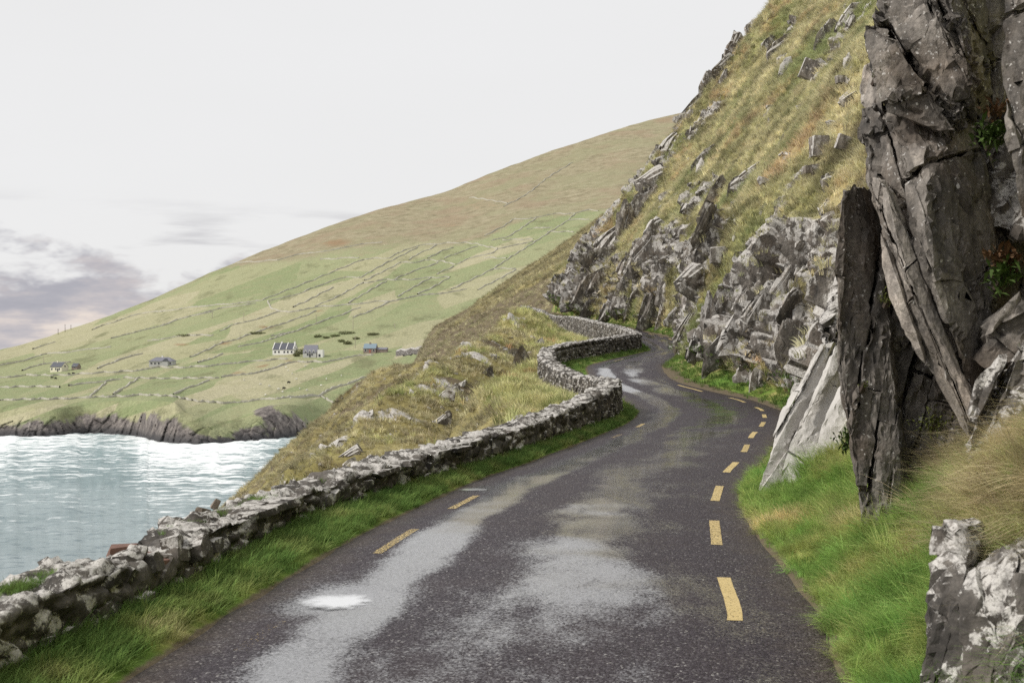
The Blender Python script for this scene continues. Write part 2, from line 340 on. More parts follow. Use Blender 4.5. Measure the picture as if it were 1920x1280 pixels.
def asphalt():
    m, t = new_mat('wet_asphalt'); p = t.pos(); uvn = t.n('ShaderNodeUVMap'); uv = uvn.outputs[0]
    u = t.sepz(uv, 0); v = t.sepz(uv, 1)
    ag = t.voro(p, 75, 'F1', out=1); agl = t.sepz(ag, 0); agd = t.voro(p, 75, 'F1')
    big = t.noise(p, 0.9, 4, 0.6); fine = t.noise(p, 130, 2, 0.6)
    col = t.ramp(agl, [(0.0, (0.017, 0.013, 0.0165)), (0.5, (0.041, 0.0325, 0.040)), (0.9, (0.072, 0.060, 0.070)), (0.975, (0.11, 0.1, 0.1)), (1.0, (0.42, 0.4, 0.38))])
    col = t.mix(t.mr(big, 0.4, 0.7, 0, 0.55), col, (0.05, 0.038, 0.042))
    # broken brown grit along both edges
    edge = t.math('MINIMUM', u, t.math('SUBTRACT', 1.0, u)); grit = t.mr(t.math('ADD', edge, t.math('MULTIPLY', t.math('SUBTRACT', t.noise(p, 2.5, 4, 0.65), 0.5), 0.14)), 0.10, 0.0)
    col = t.mix(t.math('MULTIPLY', grit, 0.6), col, t.mix(agl, (0.035, 0.026, 0.02), (0.12, 0.095, 0.075)))
    # where water still films the surface: the wheel tracks, drifting patches
    st = t.mapv(uv, (1.0, 0.10, 1)); n1 = t.noise(t.comb(t.math('MULTIPLY', u, 4.0), t.math('MULTIPLY', v, 0.45), 0.0), 1.0, 6, 0.62, 0.15)
    trk = t.math('ADD', t.mr(t.math('ABSOLUTE', t.math('SUBTRACT', u, 0.215)), 0.12, 0.0, 0, 0.38), t.mr(t.math('ABSOLUTE', t.math('SUBTRACT', u, 0.58)), 0.26, 0.0, 0, 0.22))
    wet = t.mr(t.math('ADD', t.math('MULTIPLY', n1, 1.0), trk), 0.48, 0.82)
    wet = t.math('MAXIMUM', t.math('ADD', t.math('MULTIPLY', wet, 0.92), 0.02), t.attr('pool'))
    wet = t.math('MULTIPLY', wet, t.math('SUBTRACT', 1.0, grit))
    film = t.mr(t.math('ADD', wet, t.math('MULTIPLY', t.math('SUBTRACT', t.math('ADD', t.math('MULTIPLY', fine, .5), t.math('MULTIPLY', agl, .5)), 0.5), 1.25)), 0.12, 1.0)
    rough = t.mr(film, 0, 1, 0.52, 0.13, False)
    h = t.math('ADD', t.math('MULTIPLY', agd, -1.0), t.math('MULTIPLY', fine, 0.5))
    bmp = t.n('ShaderNodeBump'); t.put(bmp.inputs['Height'], h); bmp.inputs['Distance'].default_value = 0.012
    t.put(bmp.inputs['Strength'], t.mr(film, 0, 1, 0.55, 0.16, False))
    col = t.mix(t.math('MULTIPLY', wet, 0.5), col, (0.02, 0.018, 0.021))
    return finish(m, t, col, rough, bmp.outputs[0], t.mr(film, 0, 1, 0.12, 0.6, False), {'Coat Weight': t.math('MULTIPLY', film, 0.9), 'Coat IOR': 3.1, 'Coat Roughness': 0.09})
M['asphalt'] = asphalt()
m, t = new_mat('puddle_water'); p = t.pos()
M['puddle'] = finish(m, t, (0.74, 0.75, 0.77), 0.04, None, 1.0, {'Metallic': 0.28, 'Alpha': t.mr(t.math('ADD', t.attr('rim'), t.math('MULTIPLY', t.math('SUBTRACT', t.noise(p, 11, 4, 0.7), 0.5), 1.1)), 0.0, 0.8)})  # pale, part metallic colour stands in for the bright sky's reflection
m, t = new_mat('yellow_paint'); p = t.pos()
wear = t.mr(t.math('ADD', t.noise(p, 45, 5, 0.75), t.math('MULTIPLY', t.attr('worn'), 0.26)), 0.58, 0.72)
M['paint'] = finish(m, t, t.mix(t.noise(p, 5, 3), (0.52, 0.385, 0.15), (0.68, 0.53, 0.25)), 0.6, t.bump(t.noise(p, 90, 2), 0.3, 0.01), 0.4, {'Alpha': t.math('SUBTRACT', 1.0, wear)})

def sea_mat():
    m, t = new_mat('sea_water'); p = t.pos()
    n1 = t.noise(t.mapv(p, (0.05, 0.16, 1)), 1.0, 4, 0.6); n2 = t.noise(t.mapv(p, (0.22, 0.5, 1)), 1.0, 5, 0.65)
    dp = t.noise(t.mapv(p, (0.008, 0.016, 1)), 1.0, 3, 0.6)
    col = t.mix(t.mr(dp, 0.35, 0.65), (0.2, 0.24, 0.255), (0.31, 0.35, 0.365))
    col = t.mix(t.math('MULTIPLY', t.attr('shallow'), 0.6), col, (0.17, 0.30, 0.30))
    fn = t.noise(t.mapv(p, (0.10, 0.22, 1), (0, 0, 0.3)), 1.0, 6, 0.68)
    foam = t.mr(t.math('ADD', fn, t.math('MULTIPLY', t.attr('foam'), 0.66)), 0.72, 0.90)
    cap = t.mr(t.noise(t.mapv(p, (0.06, 0.35, 1), (0, 0, 0.12)), 1.0, 6, 0.72), 0.66, 0.76, 0, 0.35)
    foam = t.math('MAXIMUM', foam, cap)
    rip = t.noise(t.mapv(p, (0.2, 0.42, 1), (0, 0, 0.1)), 1.0, 5, 0.7); col = t.mix(t.mr(rip, 0.5, 0.68, 0, 0.75), col, (0.09, 0.135, 0.16))
    col = t.mix(foam, col, (0.82, 0.85, 0.85))
    h = t.math('ADD', t.math('MULTIPLY', n1, 1.6), t.math('MULTIPLY', n2, 1.5))
    return finish(m, t, col, t.mr(foam, 0, 1, 0.3, 0.8, False), t.bump(h, 0.4, 1.0), 0.3, {'IOR': 1.12})
M['sea'] = sea_mat()

def hill_mat():
    m, t = new_mat('far_hill_turf'); p = t.pos()
    fld = t.attr('field'); heath = t.attr('heath'); tan = t.attr('tan'); cl = t.attr('rock')
    a = t.noise(p, 0.02, 4, 0.6); b = t.noise(t.mapv(p, (1, 1, 1)), 0.09, 5, 0.65); c = t.noise(t.mapv(p, (0.35, 0.1, 0.6), (0, 0, 0.3)), 0.12, 5, 0.65)
    g = t.ramp(fld, [(0.0, (0.205, 0.25, 0.095)), (0.25, (0.25, 0.285, 0.12)), (0.5, (0.285, 0.305, 0.14)), (0.75, (0.335, 0.325, 0.165)), (1.0, (0.40, 0.365, 0.215))])
    g = t.mix(t.mr(b, 0.45, 0.7, 0, 0.6), g, (0.30, 0.285, 0.135))
    g = t.mix(t.mr(c, 0.54, 0.68, 0, 0.7), g, (0.16, 0.165, 0.07))
    g = t.mix(0.35, g, t.ramp(t.noise(p, 0.6, 4, 0.75), [(0.3, (0.2, 0.2, 0.2)), (0.7, (0.8, 0.8, 0.78))]), 'OVERLAY')
    hsn = t.n('ShaderNodeHueSaturation'); hsn.inputs['Saturation'].default_value = 0.82; hsn.inputs['Value'].default_value = 1.06; t.put(hsn.inputs['Color'], g); g = hsn.outputs[0]  # dry pale grass, also faded in colour in place of distance haze
    hcol = t.ramp(b, [(0.3, (0.19, 0.16, 0.075)), (0.5, (0.29, 0.245, 0.125)), (0.7, (0.36, 0.31, 0.175))])
    hcol = t.mix(t.mr(a, 0.45, 0.65, 0, 0.55), hcol, (0.29, 0.195, 0.105))
    hcol = t.mix(t.mr(t.noise(t.mapv(p, loc=(900, 40, 0)), 0.012, 4, 0.6), 0.48, 0.62, 0, 0.5), hcol, (0.27, 0.265, 0.12))
    hcol = t.mix(t.mr(c, 0.6, 0.72, 0, 0.4), hcol, (0.16, 0.14, 0.06))
    hs2 = t.n('ShaderNodeHueSaturation'); hs2.inputs['Saturation'].default_value = 0.76; hs2.inputs['Value'].default_value = 1.05; t.put(hs2.inputs['Color'], hcol); hcol = hs2.outputs[0]
    col = t.mix(t.mr(t.math('ADD', heath, t.math('MULTIPLY', t.math('SUBTRACT', b, 0.5), 0.9)), 0.25, 0.75), g, hcol)
    col = t.mix(t.mr(t.math('ADD', tan, t.math('MULTIPLY', t.math('SUBTRACT', b, 0.5), 0.7)), 0.4, 0.8, 0, 0.8), col, (0.28, 0.17, 0.095))
    rk = t.ramp(t.noise(t.mapv(p, (1, 1, 0.5)), 0.35, 6, 0.68), [(0.3, (0.06, 0.054, 0.055)), (0.48, (0.17, 0.15, 0.14)), (0.6, (0.27, 0.24, 0.22)), (0.72, (0.44, 0.40, 0.355))])
    wetl = t.mr(t.sepz(p), -42.0, -37.0)
    rk = t.mix(wetl, (0.07, 0.068, 0.07), rk)
    f = t.mr(t.math('ADD', cl, t.math('MULTIPLY', t.math('SUBTRACT', b, 0.5), 0.9)), 0.42, 0.58)
    return finish(m, t, t.mix(f, col, rk), 0.95, t.bump(t.math('ADD', b, t.noise(p, 0.5, 4, 0.7)), 0.9, 1.2), 0.15)
M['far_hill'] = hill_mat()

# ================================================================== the road and what follows its line
ROAD = [(-14, -2.7, 1.3, 0), (-6, -2.6, 1.5, 0), (0, -2.55, 1.65, 0), (7.5, -2.25, 1.91, 0), (9.4, -2.05, 2.2, 0), (11.7, -1.75, 2.36, 0), (13.3, -1.5, 2.5, 0), (15.5, -1.1, 2.72, 0),
        (18.5, -.45, 3.3, 0), (21, .25, 4.0, 0), (23, .78, 4.55, 0), (27, 1.8, 5.5, 0), (30, 2.55, 6.3, 0), (34, 3.3, 7.2, 0), (38, 3.75, 7.8, 0.0), (41, 3.7, 7.7, .1), (43.5, 3.4, 6.9, .27), (47, 3.0, 5.8, .62),
        (50, 3.0, 5.8, .95), (55, 4.3, 6.9, 1.22), (60, 6.0, 8.1, 1.45), (64, 6.95, 9.1, 1.6), (70, 7.0, 9.4, 1.95), (76, 6.7, 9.2, 2.25), (85, 6.3, 8.6, 2.67), (95, 5.6, 7.6, 3.2), (105, 4.3, 6.1, 3.65), (112, 3.2, 4.9, 4.1), (118, 1.9, 3.6, 4.5), (124, 1.4, 3.2, 4.7), (132, 3.5, 6, 4.8)]
XL, XR, ZR = curve(ROAD, 1), curve(ROAD, 2), curve(ROAD, 3)
WALL = [(-14, -3.5, .42), (-6, -3.35, .42), (5, -3.08, .44), (7.9, -2.83, .43), (9.6, -2.64, .42), (11.4, -2.43, .40), (13.3, -2.2, .38), (15.5, -1.70, .40), (18.5, -.87, .45), (22.9, .38, .52), (27.9, 1.63, .66),
        (33, 2.80, .90), (35, 3.0, .93), (37, 2.95, .92), (40, 2.6, .85), (44, 1.95, .8), (47, 1.6, .8), (49.5, 1.65, .8), (52, 2.3, .8), (56, 3.9, .82), (60, 5.5, .84), (62.5, 6.3, .85), (64.5, 6.45, .85), (70, 6.35, .8), (80, 5.8, .75), (95, 5.0, .62), (105, 3.5, .5), (112, 2.5, .75), (117, 1.35, .8)]
XW, HW = curve(WALL, 1), curve(WALL, 2)
WT = 0.58
def dip(x, y):
    """shallow hollows where water stands"""
    z = -0.035 * np.exp(-(((x + 1.35) / 0.42) ** 2 + ((y - 9.85) / 0.55) ** 2))
    return z
def road_z(x, y):
    u = (x - XL(y)) / (XR(y) - XL(y)); p = np.stack([x, y, np.zeros_like(x)], 1)
    return ZR(y) + 0.05 * (1 - (2 * u - 1) ** 2) * 0.8 + 0.016 * fbm(p * 0.5, 3, 5) + dip(x, y)
ys = np.concatenate([np.arange(-14, 4, 0.5), np.arange(4, 36, 0.16), np.arange(36, 132, 0.3)]); us = np.linspace(0, 1, 41)
Yg, Ug = np.meshgrid(ys, us, indexing='ij')
jit = 0.11 * fbm(np.stack([Yg.ravel() * 1.4, Ug.ravel() * 0, Ug.ravel() * 0], 1), 4, 2, .65).reshape(Yg.shape)
Xg = XL(Yg) + Ug * (XR(Yg) - XL(Yg)) + np.where(Ug < .05, jit - .06, 0) + np.where(Ug > .95, .06 + jit, 0)
Zg = road_z(Xg.ravel(), Yg.ravel()).reshape(Yg.shape)
vlen = np.concatenate([[0], np.cumsum(np.diff(ys))])
road = link('road', mesh('road', np.stack([Xg, Yg, Zg], -1).reshape(-1, 3), gridfaces(*Yg.shape, flip=True), M['asphalt'],
            {'pool': np.clip(1.25 * np.exp(-(((Xg + 1.25) / .55) ** 2 + ((Yg - 9.9) / .85) ** 2)) + np.exp(-(((Xg + .4) / .5) ** 2 + ((Yg - 17.3) / .5) ** 2)) - .12 + .25 * fbm(np.stack([Xg, Yg, 0 * Xg], -1).reshape(-1, 3) * 2.2, 3, 6).reshape(Xg.shape), 0, 1).ravel() * (np.abs(Yg.ravel() - 12) < 7)},
            uv=np.stack([Ug.ravel(), np.repeat(ys, len(us))], 1)), kind='structure')
# painted dashes: short yellow strips lying on the asphalt
def dash(y0, y1, xf, width, worn, notch=False):
    n = 10; yy = np.linspace(y0, y1, n); uu = np.linspace(-.5, .5, 5); Y2, U2 = np.meshgrid(yy, uu, indexing='ij')
    X2 = xf(Y2) + U2 * width + 0.006 * fbm(np.stack([Y2.ravel() * 9, U2.ravel() * 3, 0 * Y2.ravel()], 1), 2, 3).reshape(Y2.shape)
    Z2 = road_z(X2.ravel(), Y2.ravel()).reshape(Y2.shape) + 0.004
    return link('edge_marking', mesh('edge_marking', np.stack([X2, Y2, Z2], -1).reshape(-1, 3), gridfaces(n, 5, True), M['paint'], {'worn': np.full(n * 5, worn)}), road)
OFFR = curve([(6, .62), (8, .6), (10, .55), (13, .40), (16.8, .24), (20.8, .33), (25, .42), (29, .45), (37, .5), (42, .4), (47, .3), (60, .3), (100, .3)])
xr = lambda y: XR(y) - OFFR(y)
y = 5.6; k = 0
while y < 47:
    wn = [1.0, 0.2, 0.38][k] if k < 3 else 0.2 + 0.35 * random.random()
    dash(y, y + 1.68, xr, 0.112, wn); y += 3.46; k += 1
for y, wn in ((62.5, .5), (66, .6), (72, .4), (75.5, .6), (79, .5)): dash(y, y + 1.7, xr, 0.12, wn)
for y0, y1, wn in ((8.2, 9.1, 1.1), (12.0, 13.5, 0.62), (15.2, 16.5, 0.55), (26.3, 27.4, 0.8), (29.6, 30.8, 0.5), (53.5, 55.2, 0.7)):
    dash(y0, y1, lambda y: XL(y) + 0.44, 0.10, wn)
# standing water
def puddle(cx, cy, rx, ry, seed, label):
    n = 48; a = np.linspace(0, 2 * np.pi, n, endpoint=False); q = np.stack([np.cos(a) * 1.5, np.sin(a) * 1.5, np.full(n, seed * 1.0)], 1)
    r = 1 + 0.35 * fbm(q * .8, 3, seed); rings = []
    for f in (0.0001, .35, .7, 1.0): rings.append(np.stack([cx + rx * f * r * np.cos(a), cy + ry * f * r * np.sin(a)], 1))
    xy = np.concatenate(rings); ring = rings[-1]; z = np.full(len(xy), road_z(ring[:, 0], ring[:, 1]).mean() + 0.005)
    f = []
    for k in range(3):
        for i in range(n): f.append((k * n + i, k * n + (i + 1) % n, (k + 1) * n + (i + 1) % n, (k + 1) * n + i))
    v = np.column_stack([xy, z])
    return link('puddle', mesh('puddle', v, np.array(f)[:, ::-1], M['puddle'], {'rim': np.repeat([1., .85, .45, 0.], n)}), label=label, cat='puddle')
puddle(-1.33, 9.85, .32, .36, 3, 'small bright puddle in the left wheel track nearest the camera')
puddle(-.50, 17.2, .27, .20, 9, 'thin dark rimmed puddle beside the second yellow dash on the left')

# verge between the road and the wall
ys = np.concatenate([np.arange(-14, 4, 0.5), np.arange(4, 60, 0.2), np.arange(60, 124, 0.4)]); us = np.linspace(0, 1, 13)
Yg, Ug = np.meshgrid(ys, us, indexing='ij'); Xa = XL(Yg) + 0.06; Xb = np.minimum(XW(Yg) - 0.25, Xa - .1)
Xg = Xa + (Xb - Xa) * Ug; pp = np.stack([Xg, Yg, 0 * Xg], -1).reshape(-1, 3)
prof = np.interp(Ug, [0, .15, .35, .7, 1], [-.03, .02, .06, .09, .10])
Zg = ZR(Yg) + prof + 0.025 * fbm(pp * 1.3, 3, 8).reshape(Yg.shape)
soil = sstep(Ug, .22, .05)
verge_V = np.stack([Xg, Yg, Zg], -1)
verge = link('roadside_verge', mesh('roadside_verge', verge_V.reshape(-1, 3), gridfaces(*Yg.shape), M['verge'], {'rock': np.zeros(Yg.size), 'soil': soil.ravel()}), kind='structure')

# ================================================================== the hillside on the right of the road
# profiles across the slope: offset from the road edge and height above the road
ST = [(-14, [(0, 0), (.15, .04), (.35, .2), (.6, .7), (1.0, 1.4), (1.8, 2.2), (4, 4.5), (8, 9), (18, 22), (34, 42)]),
      (5, [(0, -.02), (.12, .03), (.4, .08), (.68, .2), (1.05, 1.15), (1.8, 1.9), (3.5, 4.0), (8, 9), (18, 22), (34, 42)]),
      (8, [(0, -.02), (.15, .04), (.42, .13), (.74, .32), (1.15, 1.15), (1.9, 1.8), (3.5, 3.5), (8, 9), (18, 22), (34, 42)]),
      (11, [(0, -.02), (.2, .05), (.5, .16), (.85, .36), (1.35, .8), (2.2, 1.5), (3.5, 3), (7, 8), (17, 21), (33, 42)]),
      (14, [(0, -.02), (.15, .03), (.4, .07), (.75, .14), (1.2, .34), (2.2, 1.0), (3.5, 3), (7, 8), (17, 21), (33, 42)]),
      (17, [(0, -.02), (.15, .03), (.4, .1), (.8, .35), (1.6, 1.2), (2.6, 3), (4, 5), (7, 9), (17, 22), (33, 42)]),
      (24, [(0, -.02), (.5, .04), (1.0, .3), (1.5, 1.6), (2.2, 3.2), (3.5, 5.2), (6, 8.6), (9, 12.6), (17, 23), (33, 43)]),
      (34, [(0, -.02), (.5, .06), (1.0, .3), (1.5, 1.8), (2.4, 3.8), (3.6, 5.6), (6, 8.9), (9, 13), (17, 24), (33, 44)]),
      (40, [(0, -.02), (.5, .08), (.95, .3), (1.4, 2.2), (2.3, 4.3), (3.6, 6.3), (6, 9.5), (9, 13.6), (17, 24.5), (33, 45)]),
      (48, [(0, -.02), (.9, .12), (1.9, .4), (2.4, 2.4), (3.3, 4.8), (4.4, 6.5), (7, 10), (11, 15.6), (18, 25), (34, 46)]),
      (55, [(0, -.02), (.15, .05), (.35, .2), (.7, 2.4), (1.7, 4.8), (3.2, 7.0), (6, 10.6), (11, 17), (18, 26), (34, 46)]),
      (62, [(0, -.02), (.4, .06), (.7, .3), (1.1, 2.6), (2.0, 5.0), (3.4, 7.4), (6, 11), (11, 17), (18, 26), (34, 46)]),
      (75, [(0, -.02), (.6, .08), (1.1, .3), (1.5, 2.8), (2.3, 5.4), (4, 8), (7, 12), (12, 18), (19, 27), (34, 46)]),
      (95, [(0, -.02), (.5, .1), (.8, .4), (1.2, 2.6), (2.0, 5.0), (4, 7.8), (7, 11.6), (12, 17.6), (20, 27.5), (34, 46)]),
      (110, [(0, -.02), (.3, .1), (.4, .5), (1.0, 2.4), (2.2, 4.4), (4, 6.9), (7, 10.6), (12, 16.5), (20, 26.5), (34, 45)]),
      (118, [(0, -.02), (.1, .3), (.25, 1.0), (1.4, 3.4), (3.0, 5.8), (4.6, 7.9), (8, 12.2), (11.6, 16.8), (20.6, 28.8), (34, 45)]),
      (123, [(1.2, -2), (1.8, 0), (2.6, 1.0), (4, 3.2), (6, 5.8), (8, 8.4), (11, 12.2), (15, 16.8), (23, 27.5), (36, 45)]),
      (140, [(24, -8), (26, -5), (28, -2), (31, 2), (33, 5), (36, 8), (40, 12), (44, 16), (52, 26), (60, 40)])]
segs = [6, 7, 26, 26, 26, 40, 56, 90, 80]
kk = np.concatenate([i + np.linspace(0, 1, s, endpoint=False) for i, s in enumerate(segs)] + [[9.0]])
ys = np.concatenate([np.arange(-14, 3, 0.4), np.arange(3, 19, 0.13), np.arange(19, 35, 0.3), np.arange(35, 124, 0.155), np.arange(124, 141, 0.8)])
DX = np.stack([curve([(s[0], s[1][k][0]) for s in ST])(ys) for k in range(10)], 1); DZ = np.stack([curve([(s[0], s[1][k][1]) for s in ST])(ys) for k in range(10)], 1)
ki = np.minimum(kk.astype(int), 8); kf = kk - ki
X = XR(ys)[:, None] + DX[:, ki] * (1 - kf) + DX[:, ki + 1] * kf; Z = ZR(ys)[:, None] + DZ[:, ki] * (1 - kf) + DZ[:, ki + 1] * kf
# soften the straight joins of the profile above the cliff
for _ in range(6):
    for A in (X, Z): A[:, 40:-1] = 0.25 * A[:, 39:-2] + 0.5 * A[:, 40:-1] + 0.25 * A[:, 41:]
Yg = np.repeat(ys[:, None], len(kk), 1); K = np.repeat(kk[None], len(ys), 0)
V = np.stack([X, Yg, Z], -1); Nn = gridnormals(V)
if Nn[300, 200, 2] < 0: Nn = -Nn
p = V.reshape(-1, 3); Kf = K.ravel(); Yf = p[:, 1]
far = sstep(Yf, 18, 26)
# bedding dips steeply towards the road: long axes of the blocks lie along e1
e1 = np.array([0.50, 0.10, 0.86]); e2 = np.array([-0.28, 0.95, 0.05]); e2 -= e1 * e1.dot(e2) / e1.dot(e1); e2 /= np.linalg.norm(e2); e1 /= np.linalg.norm(e1); e3 = np.cross(e1, e2)
S = np.stack([p @ e1, p @ e2, p @ e3], 1); wrp = fbm(p * 0.35, 3, 21)[:, None] * np.array([.6, .25, .3])
S = S + wrp
lat = fbm(S * np.array([.10, .30, .25]), 4, 31); spot = fbm(p * 0.33, 4, 37)
cliff = sstep(Kf, 1.9, 2.2) * sstep(Kf, 5.3, 3.9)
rockm = 0.15 + 0.54 * cliff + 0.95 * lat + 0.42 * spot + 0.28 * sstep(Yf, 104, 116) * sstep(Kf, 2, 3)
rockm = np.where(Kf < 1.95, 0, rockm) * far
rm = sstep(rockm, .35, .6)
f1, w1 = facets(S * np.array([.24, 1.15, .8]), 3, .9); f2, w2 = facets(S * np.array([.6, 3.4, 2.2]), 5, 1.0)
D = 0.5 * fbm(p * 0.12, 3, 41) * sstep(Kf, 2, 4) * far + 0.22 * fbm(p * 0.55, 4, 43) * sstep(Kf, 1.5, 3) * far + 0.10 * fbm(p * 1.7, 3, 45) * (0.25 + 0.75 * far) * sstep(Kf, .3, 1.5)
blocks = f1 * 1.15 + .1 - 0.45 * sstep(w1, .12, 0.0) + f2 * 0.42 - 0.2 * sstep(w2, .14, 0)
D += rm * blocks * (0.55 + 0.5 * cliff) * (1 + .35 * sstep(Yf, 70, 110))
D += (1 - rm) * far * sstep(Kf, 2, 3) * 0.16 * np.abs(fbm(p * np.array([.9, .9, 1.4]), 3, 49))
hill_V = (p + Nn.reshape(-1, 3) * D[:, None]).reshape(V.shape)
soilh = np.clip(sstep(fbm(p * .5, 3, 51), .35, .6) * .7 * far, 0, 1) + 1.4 * sstep(Kf, 1.0, .3)
hillside = link('hillside', mesh('hillside', hill_V.reshape(-1, 3), gridfaces(*Yg.shape, flip=True), M['hillside'],
                {'rock': rockm, 'soil': soilh, 'zone': np.maximum(1 - far, sstep(Kf, 2.2, 1.8))}), kind='structure')
hillside.data.set_sharp_from_angle(angle=R_(42))
HILL = dict(V=hill_V, N=Nn, rock=rockm.reshape(Yg.shape), K=K, Y=Yg)

# ================================================================== the headland below the wall, falling to the sea
SEA_Z = -43.0
HS = [(-14, [(-4.0, -.3), (-5, -1.2), (-6, -2.2), (-8, -4.5), (-11, -8), (-16, -14), (-24, -23), (-50, -48)]),
      (5, [(-3.6, -.3), (-4.4, -1.1), (-5.4, -2.2), (-7, -4), (-10, -7.5), (-15, -13), (-24, -23), (-50, -48)]),
      (20, [(-1.0, -.3), (-1.6, -.9), (-2.6, -1.9), (-4.5, -3.8), (-8, -7), (-13, -12), (-22, -21.5), (-48, -48)]),
      (30, [(1.5, -.2), (.6, -.5), (-.6, -1.0), (-3, -2.8), (-6.5, -5.6), (-12, -10.5), (-20, -19), (-46, -48)]),
      (36, [(2.4, -.05), (1.4, .1), (0, .05), (-2, -1.3), (-5, -3.6), (-11, -8.8), (-19, -17), (-46, -48)]),
      (41, [(1.9, .02), (1.1, .30), (-.6, .20), (-2.4, -.95), (-5, -3.0), (-10, -7.0), (-18, -15), (-47, -48)]),
      (47, [(.9, .25), (.3, .55), (-1.2, .1), (-3, -1.2), (-5.5, -2.9), (-10, -6.1), (-17, -12.5), (-48, -48)]),
      (55, [(3.2, .75), (2.0, .95), (.2, .5), (-2, -.55), (-5, -2.4), (-9.5, -5.2), (-16, -10.5), (-50, -48)]),
      (62, [(5.5, 1.1), (3.6, 1.45), (1.6, 1.05), (-1, .1), (-5, -1.9), (-9.5, -4.7), (-16, -9.8), (-50, -48)]),
      (80, [(5.2, 1.7), (3.4, 2.1), (0.5, 1.75), (-3, .55), (-7, -1.3), (-12, -4.6), (-18, -9.4), (-53, -48)]),
      (98, [(4.2, 2.4), (2, 2.0), (-1.5, 1.2), (-6, .35), (-10.4, -.4), (-14, -3.4), (-21.7, -10.4), (-56, -47)]),
      (108, [(2.4, 2.8), (.5, 1.9), (-2.5, .8), (-6, -.5), (-10, -2.6), (-15, -7), (-23, -13.5), (-57, -48)]),
      (118, [(.8, 3.2), (-.5, 2.2), (-3, .2), (-6, -2.2), (-10, -4), (-16, -9.5), (-24, -18), (-58, -48)]),
      (132, [(8, 3.0), (2, 1.5), (-2, -1.5), (-6, -5), (-10, -9), (-17, -16), (-27, -25), (-60, -50)])]
segs = [14, 24, 34, 36, 44, 44, 30]
kk = np.concatenate([i + np.linspace(0, 1, s, endpoint=False) for i, s in enumerate(segs)] + [[7.0]])
ys = np.concatenate([np.arange(-14, 28, 0.8), np.arange(28, 121, 0.22), np.arange(121, 133, 0.6)])
XA = np.stack([curve([(s[0], s[1][k][0]) for s in HS])(ys) for k in range(8)], 1); ZA = np.stack([curve([(s[0], s[1][k][1]) for s in HS])(ys) for k in range(8)], 1)
XA[:, 0] = np.where(ys < 120, XW(ys) - WT * .35, XA[:, 0])
ki = np.minimum(kk.astype(int), 6); kf = kk - ki
X = XA[:, ki] * (1 - kf) + XA[:, ki + 1] * kf; Z = ZA[:, ki] * (1 - kf) + ZA[:, ki + 1] * kf
for _ in range(14):
    for A in (X, Z): A[:, 1:-1] = 0.25 * A[:, :-2] + 0.5 * A[:, 1:-1] + 0.25 * A[:, 2:]
Yg = np.repeat(ys[:, None], len(kk), 1); V = np.stack([X, Yg, Z], -1); Nn = gridnormals(V)
if Nn[100, 60, 2] < 0: Nn = -Nn
p = V.reshape(-1, 3); Kf = np.repeat(kk[None], len(ys), 0).ravel()
def seg_dist(q, pts):
    best = np.full(len(q), 1e9); par = np.zeros(len(q)); L = 0
    for a, b in zip(pts[:-1], pts[1:]):
        a, b = np.array(a, float), np.array(b, float); ab = b - a; t = np.clip(((q - a) @ ab) / (ab @ ab), 0, 1); d = np.linalg.norm(q - a - t[:, None] * ab, axis=1)
        best = np.where(d < best, d, best)
    return best
away = sstep(Kf, .4, 1.4)
rib = np.exp(-(seg_dist(p[:, :2], [(1.6, 82), (-.5, 70), (-2.6, 60), (-4.3, 52), (-7, 44)]) / 1.7) ** 2)
gully = np.exp(-(seg_dist(p[:, :2], [(-2, 84), (-4.6, 70), (-6.3, 58), (-8.5, 48), (-12, 40)]) / 2.2) ** 2)
gul2 = np.exp(-(seg_dist(p[:, :2], [(.4, 60), (-1.2, 52), (-2.2, 46), (-3.6, 40), (-6, 34)]) / 1.1) ** 2)
lat = fbm(np.stack([p @ e1, p @ e2, p @ e3], 1) * np.array([.12, .4, .35]), 4, 61)
rockm = 0.17 + 0.5 * lat + 0.5 * rib * (0.5 + fbm(p * .6, 3, 63)) + 0.25 * fbm(p * .4, 3, 67) + 0.5 * sstep(p[:, 2], -30, -40) + 0.12 * gul2
rockm *= away
rm = sstep(rockm, .38, .6)
S = np.stack([p @ e1, p @ e2, p @ e3], 1); c1, c2, cid = cells(S * np.array([.5, 1.9, 1.1]), 13)
D = away * (1.9 * rib - 2.6 * gully - 1.5 * gul2 + 0.75 * fbm(p * .16, 3, 71) + 0.34 * fbm(p * .6, 4, 73) + rm * ((cid - .4) * .8 - .35 * sstep(c2 - c1, .15, 0)) + (1 - rm) * .14 * np.abs(fbm(p * 1.1, 3, 75)))
head_V = (p + Nn.reshape(-1, 3) * D[:, None]).reshape(V.shape)
zone = sstep(Kf, 2.3, 1.5) * sstep(p[:, 1], 112, 100)
zone = np.clip(zone + .5 * rib * sstep(fbm(p * .3, 2, 77), -.1, .3), 0, 1)
soil = np.clip(0.55 * gully + .5 * gul2 + .95 * sstep(fbm(p * .22, 4, 79), .02, .3), 0, 1) * away * (1 - zone)
headland = link('headland', mesh('headland', head_V.reshape(-1, 3), gridfaces(*Yg.shape), M['headland'], {'rock': rockm, 'soil': soil, 'zone': zone}), kind='structure')
HEAD = dict(V=head_V, N=Nn, rock=rockm.reshape(Yg.shape), zone=zone.reshape(Yg.shape), soil=soil.reshape(Yg.shape), Y=Yg)

